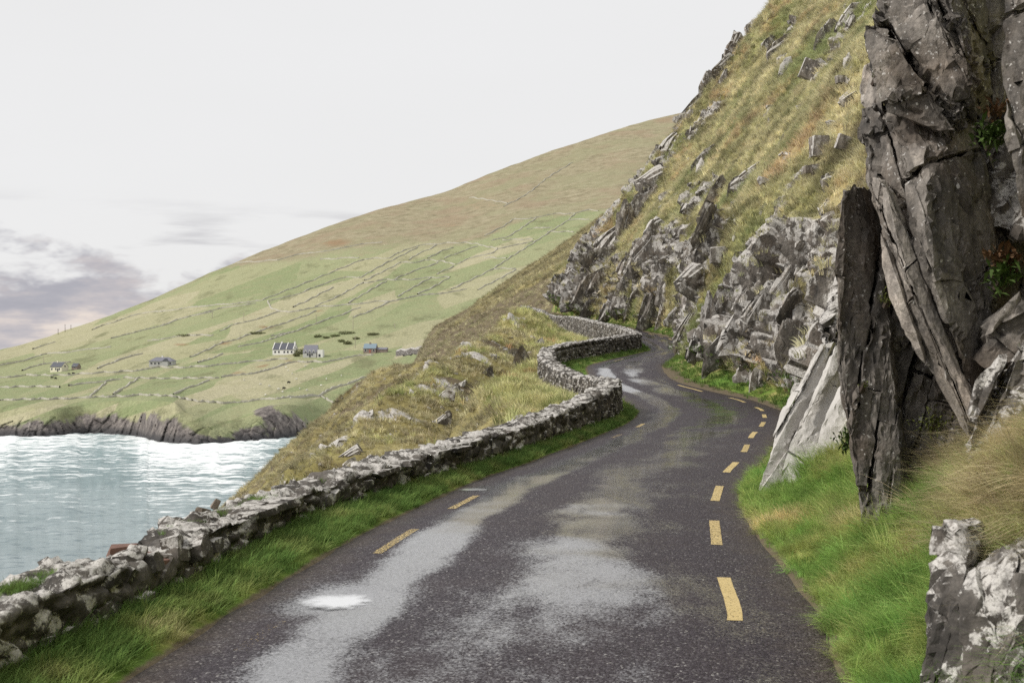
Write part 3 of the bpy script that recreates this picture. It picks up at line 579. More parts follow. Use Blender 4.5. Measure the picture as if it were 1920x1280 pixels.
# ================================================================== the next spur, brown with dead grass
ZRG = curve([(-90, -60), (-60, -45), (-30, -20), (-16, -3), (-13.4, 1.5), (-12.2, 3.6), (-6, 7.4), (0, 11.6), (12.5, 20.2), (25, 30), (45, 46), (80, 70)])
xs = np.linspace(-70, 70, 330); ys = np.concatenate([np.linspace(126, 200, 190), np.linspace(201, 290, 40)])
Yg, Xg = np.meshgrid(ys, xs, indexing='ij')
Zg = ZRG(Xg - 0.0 * Yg) - np.where(Yg < 195, (195 - Yg) * 0.165, (Yg - 195) * 0.35)
cut = np.exp(-((Zg - (1.0 + 0.10 * (Xg + 12))) / 1.0) ** 2) * (Xg < 8)
p = np.stack([Xg, Yg, Zg], -1).reshape(-1, 3)
lat = fbm(p * np.array([.05, .05, .3]), 4, 81)
rockm = (0.12 + .35 * lat + .3 * fbm(p * .3, 3, 83)) * 1.0
Zg = Zg + (0.5 * fbm(p * .1, 4, 85) + 0.3 * fbm(p * .5, 3, 87)).reshape(Zg.shape)
spur_soil = np.clip(sstep(p[:, 2] - (8.3 + .34 * p[:, 0]) + 2.5 * fbm(p * .1, 3, 88), .8, -1.0) * .85 + .05, 0, 1)
spur_V = np.stack([Xg, Yg, Zg], -1)
spur = link('far_spur', mesh('far_spur', spur_V.reshape(-1, 3), gridfaces(*Yg.shape), M['headland'], {'rock': rockm, 'soil': spur_soil, 'zone': np.zeros(Yg.size)}), kind='structure')
SPUR = dict(V=spur_V, N=gridnormals(spur_V), rock=rockm.reshape(Yg.shape), Y=Yg, soil=spur_soil.reshape(Yg.shape))

# ================================================================== the far hill with its fields and sea cliffs
HH = CAMZ - SEA_Z
YSKY = curve([(-700, 705), (-300, 690), (-150, 676), (0, 655), (130, 618), (280, 562), (430, 497), (560, 445), (700, 396), (830, 361), (960, 309), (1080, 268), (1180, 236), (1255, 216), (1400, 186), (1700, 150)])
DRG = curve([(-700, 950), (0, 1150), (560, 1500), (1255, 1950), (1700, 2100)])
YCL = curve([(-700, 770), (0, 770), (60, 764), (130, 764), (200, 752), (260, 750), (325, 754), (350, 775), (400, 788), (450, 786), (495, 768), (525, 758), (560, 760), (590, 772), (620, 785), (700, 790), (1700, 790)])
YWL = curve([(-700, 812), (0, 818), (100, 820), (160, 814), (240, 817), (300, 829), (370, 834), (430, 830), (540, 822), (600, 812), (700, 806), (1700, 800)])
def hill_xyz(px, s):
    """px: azimuth column, s in 0..1 from cliff top to ridge, up to 1.6 behind it"""
    dc = F_PX * HH / (YWL(px) - CYP) + 16; zc = CAMZ - (YCL(px) - CYP) / F_PX * dc; dr = DRG(px); zr = CAMZ - (YSKY(px) - CYP) / F_PX * dr
    d0, z0 = 610.0, -28.5; k = np.exp(-np.clip(s, 0, 2) * 22); dc = d0 + (dc - d0) * k; zc = z0 + (zc - z0) * k      # coves and points matter only near the edge
    d = dc + (dr - dc) * s; z = np.where(s <= 1, zc + (zr - zc) * np.clip(s, 0, 1) ** 1.3, zr - (s - 1) * (dr - dc) * .25)
    x = (px - CXP) / F_PX * d; q = np.stack([np.ravel(x), np.ravel(d), 0 * np.ravel(d)], 1)
    z = z + ((1.6 * fbm(q * .012, 3, 91) + .7 * fbm(q * .04, 3, 93)).reshape(np.shape(x))) * np.clip(s * 8, 0, 1)
    return np.stack([x, d, z], -1)
def hill_point(px, py):
    s = np.linspace(0.0, 1.0, 700); v = hill_xyz(np.full(700, float(px)), s); yy = CYP + F_PX * (CAMZ - v[:, 2]) / v[:, 1]
    j = np.argmax(yy <= py); j = max(j, 1) if yy.min() <= py else 699
    t = 0 if abs(yy[j] - yy[j - 1]) < 1e-6 else np.clip((py - yy[j - 1]) / (yy[j] - yy[j - 1]), 0, 1)
    return v[j - 1] * (1 - t) + v[j] * t
pxs = np.concatenate([np.arange(-700, -20, 10), np.arange(-20, 1280, 2.0), np.arange(1280, 1700, 10)])
ss = np.concatenate([np.linspace(0, 1, 330) ** 1.25, [1.02, 1.06, 1.15, 1.3, 1.6]])
Sg, PXg = np.meshgrid(ss, pxs, indexing='ij')
Vh = hill_xyz(PXg, Sg)
# cliff rows under it
nr = 46; tt = np.linspace(0, 1, nr, endpoint=False)[:, None]; top = Vh[0][None]; dw = F_PX * HH / (YWL(pxs) - CYP); az = (pxs - CXP) / F_PX
bot = np.stack([az * (dw - 4), dw - 4, np.full(len(pxs), SEA_Z - 3)], -1)[None]
prof = np.interp(tt, [0, .35, .62, .8, 1], [0, .18, .40, .62, 1.0])
Vc = np.concatenate([bot[..., :2] + (top - bot)[..., :2] * prof[..., None], bot[..., 2:] + (top - bot)[..., 2:] * tt[..., None]], -1)
p = Vc.reshape(-1, 3); S = p * np.array([.07, .07, .05]); c1, c2, cid = cells(p * np.array([.16, .16, .06]), 23); g1, g2, gid = cells(p * np.array([.4, .4, .16]), 29)
amp = np.repeat(np.sin(np.pi * np.clip(tt + .12, 0, 1)), len(pxs), 1).ravel() * .9
Dd = amp * (7 * fbm(p * np.array([.02, .02, .01]), 3, 95) + 3.5 * (cid - .5) - 1.0 * sstep(c2 - c1, .2, 0) + 1.2 * (gid - .5))
Vc = (p - np.stack([az, np.ones_like(az), 0 * az], -1)[None].repeat(nr, 0).reshape(-1, 3) * Dd[:, None]).reshape(Vc.shape)
Vall = np.concatenate([Vc, Vh], 0)
p = Vall.reshape(-1, 3); PXa = CXP + F_PX * p[:, 0] / p[:, 1]; PYa = CYP + F_PX * (CAMZ - p[:, 2]) / p[:, 1]
rk = np.concatenate([np.repeat(1.12 - tt * 1.0, len(pxs), 1).ravel(), np.repeat(np.where(Sg[:, :1] < .012, .22, 0), len(pxs), 1).ravel()])
rk = rk + 0.42 * fbm(p * np.array([.035, .035, .06]), 4, 97) * (rk > 0)
rk += 0.45 * np.exp(-(((PXa - 495) / 30) ** 2 + ((PYa - 772) / 16) ** 2))        # the bare scar above the cave
wq = np.stack([PXa + 18 * fbm(p * .006, 3, 101), PYa + 5 * fbm(p * .008, 3, 103)], 1)
fq = np.stack([(wq[:, 0] + 1.6 * (wq[:, 1] - 600)) / 95, (wq[:, 1] + .30 * wq[:, 0]) / 24, 0 * PXa], 1)
_, _, fid = cells(fq, 107)
HB = curve([(-700, 300), (100, 560), (300, 548), (440, 498), (520, 486), (620, 472), (700, 462), (780, 457), (870, 451), (905, 446), (945, 420), (1000, 404), (1120, 394), (1700, 390)])
heath = sstep(HB(PXa) - PYa + 14 * fbm(p * .012, 4, 109), -24, 18) * np.where(PXa < 450, .75, 1)
tan = np.zeros(len(p)); tw = fbm(p * .05, 3, 119)
for a, b, rx, ry in ((632, 455, 44, 13), (842, 422, 52, 13), (800, 440, 60, 9), (490, 684, 20, 6), (545, 676, 26, 4), (445, 698, 24, 5), (600, 583, 14, 5), (420, 643, 22, 6), (500, 613, 26, 4), (340, 645, 26, 4), (470, 590, 50, 10), (900, 385, 120, 20), (1240, 225, 60, 14)):
    tan = np.maximum(tan, np.exp(-(((PXa - a + 14 * tw - (PYa - b) * -1.6) / rx) ** 2 + ((PYa - b + 5 * tw) / ry) ** 2)) * (.5 if rx > 45 else .72))
far_hill = link('far_hill', mesh('far_hill', p, gridfaces(*Vall.shape[:2]), M['far_hill'], {'field': fid, 'heath': heath, 'tan': tan, 'rock': rk}), kind='structure')

# ================================================================== the sea
pxs = np.concatenate([np.arange(-5000, -700, 400), np.arange(-700, 1000, 4.0), np.arange(1000, 6500, 400)])
ds = np.concatenate([F_PX * HH / np.linspace(2600, 1150, 12), F_PX * HH / np.linspace(1148, 806, 330), np.geomspace(680, 7000, 30)])
Dg, PXg = np.meshgrid(ds, pxs, indexing='ij'); x = (PXg - CXP) / F_PX * Dg
p = np.stack([x, Dg, np.full_like(x, 0)], -1).reshape(-1, 3)
near = sstep(Dg.ravel(), 900, 500)
wv = 0.28 * fbm(p * np.array([.03, .075, 1]), 4, 111) + 0.16 * fbm(p * np.array([.12, .26, 1]), 3, 113)
dsh = F_PX * HH / (YWL(PXg.ravel()) - CYP) - Dg.ravel()           # metres of water in front of the cliffs
shl = sstep(dsh, 70, 5); surf = np.clip(.72 + 1.0 * fbm(p * np.array([.012, .012, 1]), 3, 118), 0.1, 1.1); foam = surf * np.maximum(np.exp(-(np.clip(dsh, 0, None) / 15.0) ** 1.3), 0.66 * np.exp(-((dsh - 26 - 14 * fbm(p * .02, 2, 115)) / 7) ** 2))
swell = 1.3 * np.exp(-((dsh - 24 - 16 * fbm(p * .015, 2, 115)) / 7) ** 2) + 2.2 * np.exp(-(np.clip(dsh, 0, None) / 7) ** 2) * (0.3 + np.abs(fbm(p * np.array([.08, .08, 1]), 3, 117)) * 1.6)
p[:, 2] = SEA_Z + wv * near + swell * near
sea = link('sea', mesh('sea', p, gridfaces(*Dg.shape), M['sea'], {'foam': foam, 'shallow': shl}), kind='structure')

# ================================================================== stones
def hull_mesh(name, pts, mat=None, smooth=False):
    bm = bmesh.new()
    for q in pts: bm.verts.new(q)
    r = bmesh.ops.convex_hull(bm, input=bm.verts); bmesh.ops.delete(bm, geom=[g for g in r['geom_interior'] if isinstance(g, bmesh.types.BMVert)], context='VERTS')
    bmesh.ops.recalc_face_normals(bm, faces=bm.faces); bmesh.ops.triangulate(bm, faces=bm.faces)
    me = bpy.data.meshes.new(name); bm.to_mesh(me); bm.free()
    if mat: me.materials.append(mat)
    if smooth: me.polygons.foreach_set('use_smooth', [True] * len(me.polygons))
    return me
def stone_pts(rng, round_=0.16, jit=0.1):
    out = []
    for sx in (-.5, .5):
        for sy in (-.5, .5):
            for sz in (-.5, .5):
                c = np.array([sx, sy, sz]) * (1 - rng.uniform(0, jit * 2, 3)); 
                for ax in range(3):
                    q = c.copy(); q[ax] *= 1 - rng.uniform(.4, 1.6) * round_; out.append(q)
    return out
_r = np.random.default_rng(3)
def stone_protos(mat, n, round_, jit, seed):
    r = np.random.default_rng(seed); return [hull_mesh('stone', stone_pts(r, round_, jit), mat) for _ in range(n)]
def hull_pts(q):
    bm = bmesh.new()
    for c in q: bm.verts.new(c)
    try: g_ = bmesh.ops.convex_hull(bm, input=bm.verts)
    except Exception: bm.free(); return None
    dead = set(x for x in g_['geom_interior'] + g_['geom_unused'] if isinstance(x, bmesh.types.BMVert)); out = np.array([tuple(v.co) for v in bm.verts if v not in dead]); bm.free()
    return out if len(out) > 3 else None
def split(q, n, d):
    s_ = q @ n - d; A, B = q[s_ >= 0], q[s_ < 0]
    if len(A) == 0 or len(B) == 0: return [q]
    sa, sb = s_[s_ >= 0], s_[s_ < 0]; t_ = (sa[:, None] / (sa[:, None] - sb[None]))[..., None]; X_ = (A[:, None] + (B[None] - A[:, None]) * t_).reshape(-1, 3)
    return [h for h in (hull_pts(np.concatenate([A, X_])), hull_pts(np.concatenate([B, X_]))) if h is not None]
def cut_series(q, n, r, lo, hi, jit):
    """cut a convex block by planes across n at irregular spacing"""
    s_ = q @ n; out = [q]; d = s_.min() + r.uniform(.3, 1) * lo
    while d < s_.max() - lo * .4:
        m_ = n + r.normal(0, jit, 3); m_ /= np.linalg.norm(m_); last = out.pop(); ctr = last.mean(0); dd = d + ctr @ m_ - ctr @ n
        pc = split(last, m_, dd)
        if len(pc) == 2: out += [pc[1], pc[0]]
        else: out += pc
        d += r.uniform(lo, hi)
    return out
def fracture(q, a, b, c, r, lay, joint, off):
    res = []
    for L in cut_series(hull_pts(q), b, r, lay[0], lay[1], .07):
        o1 = a * r.normal(0, off * 1.6) + c * r.normal(0, off * 1.2)
        for J in cut_series(L, a, r, joint[0], joint[1], .28):
            for K_ in (cut_series(J, c, r, joint[0], joint[1] * 1.2, .2) if r.random() < .6 else [J]):
                if len(K_) < 4: continue
                m_ = K_.mean(0); res.append((K_ - m_) * r.uniform(.97, .995) + m_ + o1 + r.normal(0, off * .4, 3))
    return res
def crag_protos(mat, n, seed, fine=True):
    """angular chunks of slate: a random convex lump split along its bedding into slipped leaves"""
    r = np.random.default_rng(seed); out = []
    for k in range(n):
        q = r.normal(size=(15, 3)); q /= np.linalg.norm(q, axis=1)[:, None]; q *= r.uniform(.42, .62, (15, 1)); q = q * np.array([1.0, .75, 1.0])
        if not fine: out.append(hull_mesh('rock', q, mat)); continue
        vs, fs, nb = [], [], 0
        for f in fracture(q, np.array([0, 0, 1.]), np.array([0, 1., 0]), np.array([1., 0, 0]), r, (.10, .26), (.45, 1.2), .05):
            h = hull_mesh('rock', f); v_, f_ = me_arrays(h); bpy.data.meshes.remove(h); vs.append(v_); fs.append(f_ + nb); nb += len(v_)
        out.append(mesh('rock', np.concatenate(vs), np.concatenate(fs), mat, smooth=False))
    return out
def me_arrays(me):
    v = np.zeros(len(me.vertices) * 3, np.float32); me.vertices.foreach_get('co', v); f = np.zeros(len(me.loops), np.int32); me.loops.foreach_get('vertex_index', f)
    return v.reshape(-1, 3), f.reshape(-1, 3)
def joined(name, protos, items, mat, parent, **kw):
    """items: (proto, 4x4 matrix); one mesh out of many small pieces"""
    arr = [me_arrays(m_) for m_ in protos]; vs, fs, b = [], [], 0
    for k, mt in items:
        v, f = arr[k]; mt = np.array(mt); vs.append(v @ mt[:3, :3].T + mt[:3, 3]); fs.append(f + b); b += len(v)
    return link(name, mesh(name, np.concatenate(vs), np.concatenate(fs), mat, smooth=False), parent, **kw)
def trs(loc, rot, scl): return Matrix.Translation(Vector(loc)) @ rot.to_matrix().to_4x4() @ Matrix.Diagonal((*scl, 1))

# ------------------------------------------------------------------ the roadside wall
swall = empty('stone_parapet', (float(XW(8.)), 8.0, 0.0), label='long low mortared stone wall crusted with white lichen winding along the seaward road edge', cat='wall')
def wall_frame(y):
    g = (XW(y + .2) - XW(y - .2)) / .4; l = np.hypot(g, 1); return np.array([g / l, 1 / l]), np.array([1 / l, -g / l])      # along, towards the road
def gap(y): return np.exp(-((y - 9.9) / 0.75) ** 4)          # where the coping has fallen and loose rubble shows
ys = np.concatenate([np.arange(-12, 4.5, .3), np.arange(4.5, 22, .045), np.arange(22, 50, .075), np.arange(50, 117.5, .16)])
cs = [(0.0, t_) for t_ in np.linspace(-.3, .93, 16)] + [(-.04, .985)] + [(-f * WT, 1.0) for f in np.linspace(.14, .86, 11)] + [(-WT + .04, .985)] + [(-WT, t_) for t_ in np.linspace(.93, -.9, 18)]
cs = np.array(cs); nc = len(cs)
Yc = np.repeat(ys[:, None], nc, 1); g = (XW(Yc + .2) - XW(Yc - .2)) / .4; l = np.hypot(g, 1); H = HW(Yc) * (1 - .22 * gap(Yc)) + .035 * fbm(np.stack([Yc.ravel() * .8, 0 * Yc.ravel(), 0 * Yc.ravel()], 1), 3, 121).reshape(Yc.shape)
off = cs[None, :, 0] - .03; Vw = np.stack([XW(Yc) + off / l, Yc - off * g / l, ZR(Yc) + .02 + H * np.where(cs[None, :, 1] > 0, cs[None, :, 1], 0) + np.where(cs[None, :, 1] < 0, cs[None, :, 1] * 1.1, 0)], -1)
Nw = gridnormals(Vw); 
if (Nw[100, 22, 2]) < 0: Nw = -Nw
p = Vw.reshape(-1, 3); c1, c2, cid = cells(p * np.array([3.4, 3.4, 5.5]) + .25 * fbm(p * 2, 2, 123)[:, None], 125); d1, d2, did = cells(p * 9.0, 127)
topm = sstep(Nw.reshape(-1, 3)[:, 2], .5, .9)
D = .075 * (cid - .5) - .075 * sstep(c2 - c1, .16, 0) * (1 - .4 * topm) + .03 * (did - .5) - .02 * sstep(d2 - d1, .15, 0) + .05 * fbm(p * .9, 3, 129) + .03 * fbm(p * 5, 3, 131) - .05 * topm * sstep(fbm(p * np.array([1.2, 1.2, 1]), 2, 133), .0, .4)
Vw = (p + Nw.reshape(-1, 3) * D[:, None]); Vw[:, 2] = np.maximum(Vw[:, 2], p[:, 2].min() - 1)
link('wall_core', mesh('wall_core', Vw, gridfaces(len(ys), nc), M['wall_core']), swall).matrix_parent_inverse = Matrix.Translation(-swall.location)

sprot = stone_protos(M['wall_stone'], 14, .30, .17, 5)
items = []; rr = random.Random(11)
def put_stone(y, off, z, dims, tilt=0.07, proto=None):
    al, inn = wall_frame(y); x = float(XW(y)) + inn[0] * off; yy = y + inn[1] * off
    ang = math.atan2(al[1], al[0]); rot = Euler((rr.uniform(-tilt, tilt), rr.uniform(-tilt, tilt), ang + rr.uniform(-.08, .08)))
    mt = trs((x, yy, z), rot, dims); items.append((max(dims[0], dims[2]) / math.hypot(x, yy), rr.randrange(14) if proto is None else proto, mt))
def face(y0, y1, off, tall=1.0, lo=0.05, prob=.8, big=1.0):
    z0 = lo
    course = 0
    while True:
        hmax = 0; y = y0 + rr.uniform(0, .3); ch = rr.uniform(.09, .17) * big
        while y < y1:
            L = rr.uniform(.16, .42) * big; top = float(HW(y)) * tall
            rub = float(gap(np.array(y)))
            if z0 + ch < top - .04 and rr.random() < max(prob, rub):
                put_stone(y + L / 2, off - (rr.uniform(.045, .085) - .04 * rub) * (1 if off > -.2 else -1), float(ZR(y)) + z0 + ch / 2 + rr.uniform(-.02, .02), (L * .98, rr.uniform(.16, .24), ch * rr.uniform(.85, 1.1)), .06 + .25 * rub)
            y += L; hmax = max(hmax, top)
        z0 += ch * .97
        if z0 > hmax: break
def coping(y0, y1, prob=.7, big=1.0):
    for row in (-.10, -.27, -.43):
        y = y0 + rr.uniform(0, .4)
        while y < y1:
            L = rr.uniform(.35, .95) * big
            if rr.random() < prob and float(gap(np.array(y))) < .5:
                put_stone(y + L / 2, row + rr.uniform(-.05, .05), float(ZR(y) + HW(y)) - rr.uniform(.02, .05), (L, rr.uniform(.2, .34), rr.uniform(.06, .12)), .05)
            y += L
face(3.5, 22, -.045, prob=.30); face(22, 36.5, -.035, prob=.42, big=1.1); coping(3.5, 37, .26)
face(35, 51, -WT, prob=.95, lo=-.5, big=1.0); coping(37, 64, .75)
face(48, 65, 0.0, prob=.9, big=1.1); face(62, 113, -WT, prob=.95, lo=-.6, big=1.35); coping(64, 113, .6, 1.3); face(108, 117, 0.0, prob=.8, big=1.4)
for k in range(26):                                          # tumbled rubble in the gap
    y = rr.uniform(9.15, 10.7); put_stone(y, rr.uniform(-.3, .02), rr.uniform(.10, .40), (rr.uniform(.14, .3), rr.uniform(.12, .2), rr.uniform(.1, .18)), .5)
items.sort(key=lambda t_: -t_[0])
winv = Matrix.Translation(-swall.location)
for _, k, mt in items[:295]:
    o = link('stone', sprot[k], swall); o.matrix_parent_inverse = winv; o.matrix_basis = mt
joined('small_stones', sprot, [(k, mt) for _, k, mt in items[295:]], M['wall_far'], swall, kind='stuff').matrix_parent_inverse = winv
# reddish blocks lying on the broken stretch
def block(name, loc, rot, dims, mat, seed, label, cat, jit=.1):
    me = hull_mesh(name, stone_pts(np.random.default_rng(seed), .2, .2), mat); o = link(name, me, label=label, cat=cat); o.matrix_basis = trs(loc, Euler(rot), dims); return o

block('coping_stone', (-2.78, 9.75, .30), (.12, .1, 1.2), (.36, .30, .17), M['red_stone'], 4, 'reddish brown block tilted on the broken stretch of the wall', 'stone')
block('coping_stone', (-3.18, 10.45, .29), (.05, -.05, .3), (.26, .2, .13), M['red_stone'], 6, 'small rusty block on the seaward edge of the wall', 'stone')

block('coping_stone', (-2.86, 12.35, .43), (.1, .5, .4), (.07, .06, .12), M['rock_dark'], 8, 'small dark pointed stone upright on the seaward lip of the wall', 'stone')
block('coping_stone', (-2.92, 12.1, .40), (.2, .2, .9), (.14, .1, .06), M['rock_dark'], 9, 'small dark flat stone beside the pointed one on the wall lip', 'stone')
# ------------------------------------------------------------------ the crags beside the road
def crag(name, pts, mat, parent, e=0.06, amp=1.0, long=(.25, .1, .95), seed=1, back=None, cut=1.0, lay=(.16, .5), joint=(.5, 1.5), off=.05, **kw):
    """pts: (px, py, distance) corners of one mass of rock; the solid is their hull, broken along bedding planes and joints into close-set blocks"""
    W3 = [P(*q) for q in pts]
    if back is not None: W3 += [w_ + np.array(back) for w_ in W3]
    r = np.random.default_rng(seed); a = np.array(long, float); a /= np.linalg.norm(a); b = np.cross(a, (0.3, 1, .2)); b /= np.linalg.norm(b); c = np.cross(a, b)
    frags = fracture(np.array(W3), a, b, c, r, lay, joint, off)
    bm = bmesh.new()
    for f in frags:
        vs = [bm.verts.new(q) for q in f]; g_ = bmesh.ops.convex_hull(bm, input=vs); bad = [x for x in g_['geom_interior'] + g_['geom_unused'] if isinstance(x, bmesh.types.BMVert) and x.is_valid]
        if bad: bmesh.ops.delete(bm, geom=list(set(bad)), context='VERTS')
    bmesh.ops.triangulate(bm, faces=bm.faces)
    for _ in range(9):
        ed = [x for x in bm.edges if x.calc_length() > e * 1.5]
        if not ed: break
        bmesh.ops.subdivide_edges(bm, edges=ed, cuts=1); bmesh.ops.triangulate(bm, faces=[f for f in bm.faces if len(f.verts) > 3])
    bmesh.ops.recalc_face_normals(bm, faces=bm.faces); me = bpy.data.meshes.new(name); bm.to_mesh(me); bm.free()
    n = len(me.vertices); v = np.zeros(n * 3, np.float32); me.vertices.foreach_get('co', v); v = v.reshape(-1, 3).astype(float); nm = np.zeros(n * 3, np.float32); me.vertices.foreach_get('normal', nm); nm = nm.reshape(-1, 3)
    S = np.stack([v @ a, v @ b, v @ c], 1) + .04 * fbm(v * .9, 2, seed)[:, None]
    f2, w2 = facets(S * np.array([1.3, 4.5, 3.2]) * cut, seed + 2, 1.0); f3, w3 = facets(S * np.array([4, 12, 9]) * cut, seed + 6, 1.0)
    D = .075 * f2 - .05 * sstep(w2, .1, 0) + .03 * f3 - .02 * sstep(w3, .1, 0) + .022 * fbm(S * np.array([.6, 9, 5]), 4, seed + 3) + .05 * fbm(v * .9, 2, seed + 4) + .010 * fbm(v * 9, 3, seed + 5)
    v = v + nm * (D * amp)[:, None]; me.vertices.foreach_set('co', v.astype(np.float32).ravel()); me.polygons.foreach_set('use_smooth', [True] * len(me.polygons)); me.update(); me.set_sharp_from_angle(angle=R_(30)); me.materials.append(mat)
    o = link(name, me, parent, **kw)
    if parent is not None: o.matrix_parent_inverse = Matrix.Translation(-parent.location)
    return o
oc = empty('rock_outcrop', tuple(P(1700, 955, 11.4)), label='tall dark overhanging rock outcrop at the right edge above the grass bank', cat='rock outcrop')
B_ = (.9, 1.3, .1)
crag('rock_slab', [(1606, 340, 11.4), (1580, 376, 11.3), (1568, 520, 11.2), (1570, 620, 11.15), (1592, 790, 11.05), (1622, 1060, 11.0), (1700, 1060, 10.95), (1690, 860, 11.1), (1668, 640, 11.2), (1640, 430, 11.4), (1622, 340, 11.5)], M['rock_dark'], oc, .045, .4, (.12, 0, 1), 11, back=(.5, 1.2, 0), cut=1.3, lay=(.07, .24), joint=(.6, 1.8), off=.035)
crag('rock_slab', [(1655, 560, 11.6), (1640, 700, 11.5), (1668, 1050, 11.2), (1740, 1020, 11.15), (1800, 860, 11.2), (1806, 720, 11.4), (1740, 560, 11.7)], M['rock_dark'], oc, .045, .6, (.3, 0, 1), 13, back=(.6, 1.2, 0), lay=(.15, .4), joint=(.5, 1.2))
crag('rock_slab', [(1622, 215, 11.1), (1620, 330, 11.0), (1648, 420, 10.9), (1690, 560, 10.75), (1735, 338, 10.25), (1742, 500, 10.2), (1800, 660, 10.3), (1818, 770, 10.5), (1846, 640, 10.5), (1862, 520, 10.6), (1848, 345, 10.7), (1822, 200, 11.0), (1700, 180, 11.0)], M['rock_dark'], oc, .045, .6, (.42, 0, -1), 17, back=(.7, 1.0, .1), lay=(.16, .5), joint=(.4, 1.1), off=.05)
crag('rock_slab', [(1634, 330, 10.75), (1660, 345, 10.5), (1700, 520, 10.35), (1770, 640, 10.25), (1844, 790, 10.15), (1836, 850, 10.2), (1800, 800, 10.3), (1738, 690, 10.45), (1672, 560, 10.65)], M['rock_pale'], oc, .045, .3, (.42, 0, -1), 19, back=(.25, .5, .05), lay=(.10, .22), joint=(1.2, 2.5), off=.015)
crag('rock_slab', [(1646, -120, 11.2), (1636, 60, 11.0), (1640, 130, 10.9), (1668, 205, 10.8), (1770, 245, 10.6), (1815, 240, 10.6), (1822, 150, 10.5), (1800, 0, 10.5), (1790, -140, 10.8)], M['rock_dark'], oc, .045, .6, (.5, 0, -1), 23, back=(.7, 1.1, .1), lay=(.10, .34), joint=(.4, 1.2), off=.055)
crag('rock_slab', [(1630, 85, 11.5), (1626, 190, 11.4), (1648, 235, 11.2), (1668, 215, 11.1), (1652, 110, 11.2)], M['rock_pale'], oc, .04, .4, (.3, 0, -1), 27, back=(.3, .5, 0))
crag('rock_slab', [(1800, -150, 11.7), (1800, 40, 11.6), (1830, 330, 11.7), (1930, 330, 11.6), (1950, 0, 11.4), (1900, -160, 11.4)], M['rock_dark'], oc, .06, .8, (.2, 0, 1), 29, back=B_)
crag('rock_slab', [(1812, 268, 11.0), (1828, 400, 10.9), (1870, 405, 10.8), (1960, 440, 10.6), (1970, 260, 10.7), (1870, 255, 10.9)], M['rock_spot'], oc, .045, .6, (.5, 0, 1), 31, back=(.6, .8, 0))
crag('rock_slab', [(1884, -120, 9.7), (1882, 110, 9.6), (1898, 300, 9.5), (1922, 435, 9.5), (2020, 480, 9.2), (2060, 0, 9.0), (2000, -140, 9.3)], M['rock_dark'], oc, .045, .6, (.25, 0, -1), 37, back=(.6, .7, 0), lay=(.2, .5), joint=(.8, 1.6), off=.04)
crag('rock_slab', [(1826, 662, 10.3), (1858, 600, 10.2), (1930, 520, 10.0), (2000, 500, 9.9), (2000, 650, 9.9), (1900, 662, 10.1), (1850, 680, 10.2)], M['rock_dark'], oc, .045, .5, (.8, 0, .6), 41, back=(.5, .6, .1))
crag('rock_slab', [(1812, 790, 9.8), (1838, 690, 9.75), (1880, 640, 9.7), (1960, 640, 9.5), (1990, 800, 9.4), (1900, 870, 9.5), (1820, 880, 9.7)], M['rock_spot'], oc, .045, .5, (.4, 0, 1), 43, back=(.5, .7, 0))
crag('rock_mass', [(1660, -260, 13.4), (1650, 300, 13.0), (1690, 700, 12.4), (1700, 950, 12.0), (1900, 950, 11.6), (2300, 900, 11.0), (2300, -260, 12.0)], M['rock_dark'], oc, .2, 1.2, (.2, 0, 1), 47, back=(2.0, 3.2, 0))

wh = empty('rock_outcrop', tuple(P(1430, 915, 16.2)), label='leaning slabs bleached with white lichen rising from the right road edge', cat='rock outcrop')
crag('rock_slab', [(1416, 935, 16.1), (1434, 872, 16.2), (1470, 800, 16.4), (1472, 762, 16.7), (1540, 645, 17.3), (1562, 640, 17.3), (1530, 720, 16.9), (1480, 830, 16.4), (1460, 935, 16.1)], M['rock_white'], wh, .06, .3, (.55, 0, .85), 53, back=(.35, .7, -.1), lay=(.12, .3), joint=(1.0, 2.2), off=.03)
crag('rock_slab', [(1452, 935, 16.0), (1486, 826, 16.2), (1540, 720, 16.6), (1560, 660, 16.9), (1580, 690, 16.8), (1562, 780, 16.4), (1530, 850, 16.1), (1500, 930, 15.9)], M['rock_white'], wh, .06, .35, (.55, 0, .85), 57, back=(.5, .7, -.1), lay=(.12, .35), joint=(.9, 2.0), off=.03)
crag('rock_slab', [(1506, 935, 15.7), (1545, 800, 16.0), (1580, 720, 16.3), (1610, 700, 16.2), (1612, 800, 15.9), (1600, 920, 15.6)], M['rock_white'], wh, .06, .35, (.55, 0, .85), 59, back=(.7, .7, -.1), lay=(.10, .3), joint=(.9, 2.0), off=.03)
crag('rock_slab', [(1530, 640, 17.6), (1545, 560, 18.4), (1600, 470, 19), (1680, 480, 19), (1700, 700, 17.4), (1580, 700, 17.0)], M['rock_spot'], wh, .08, .6, (.55, 0, .85), 61, back=(1.2, 1.2, 0))

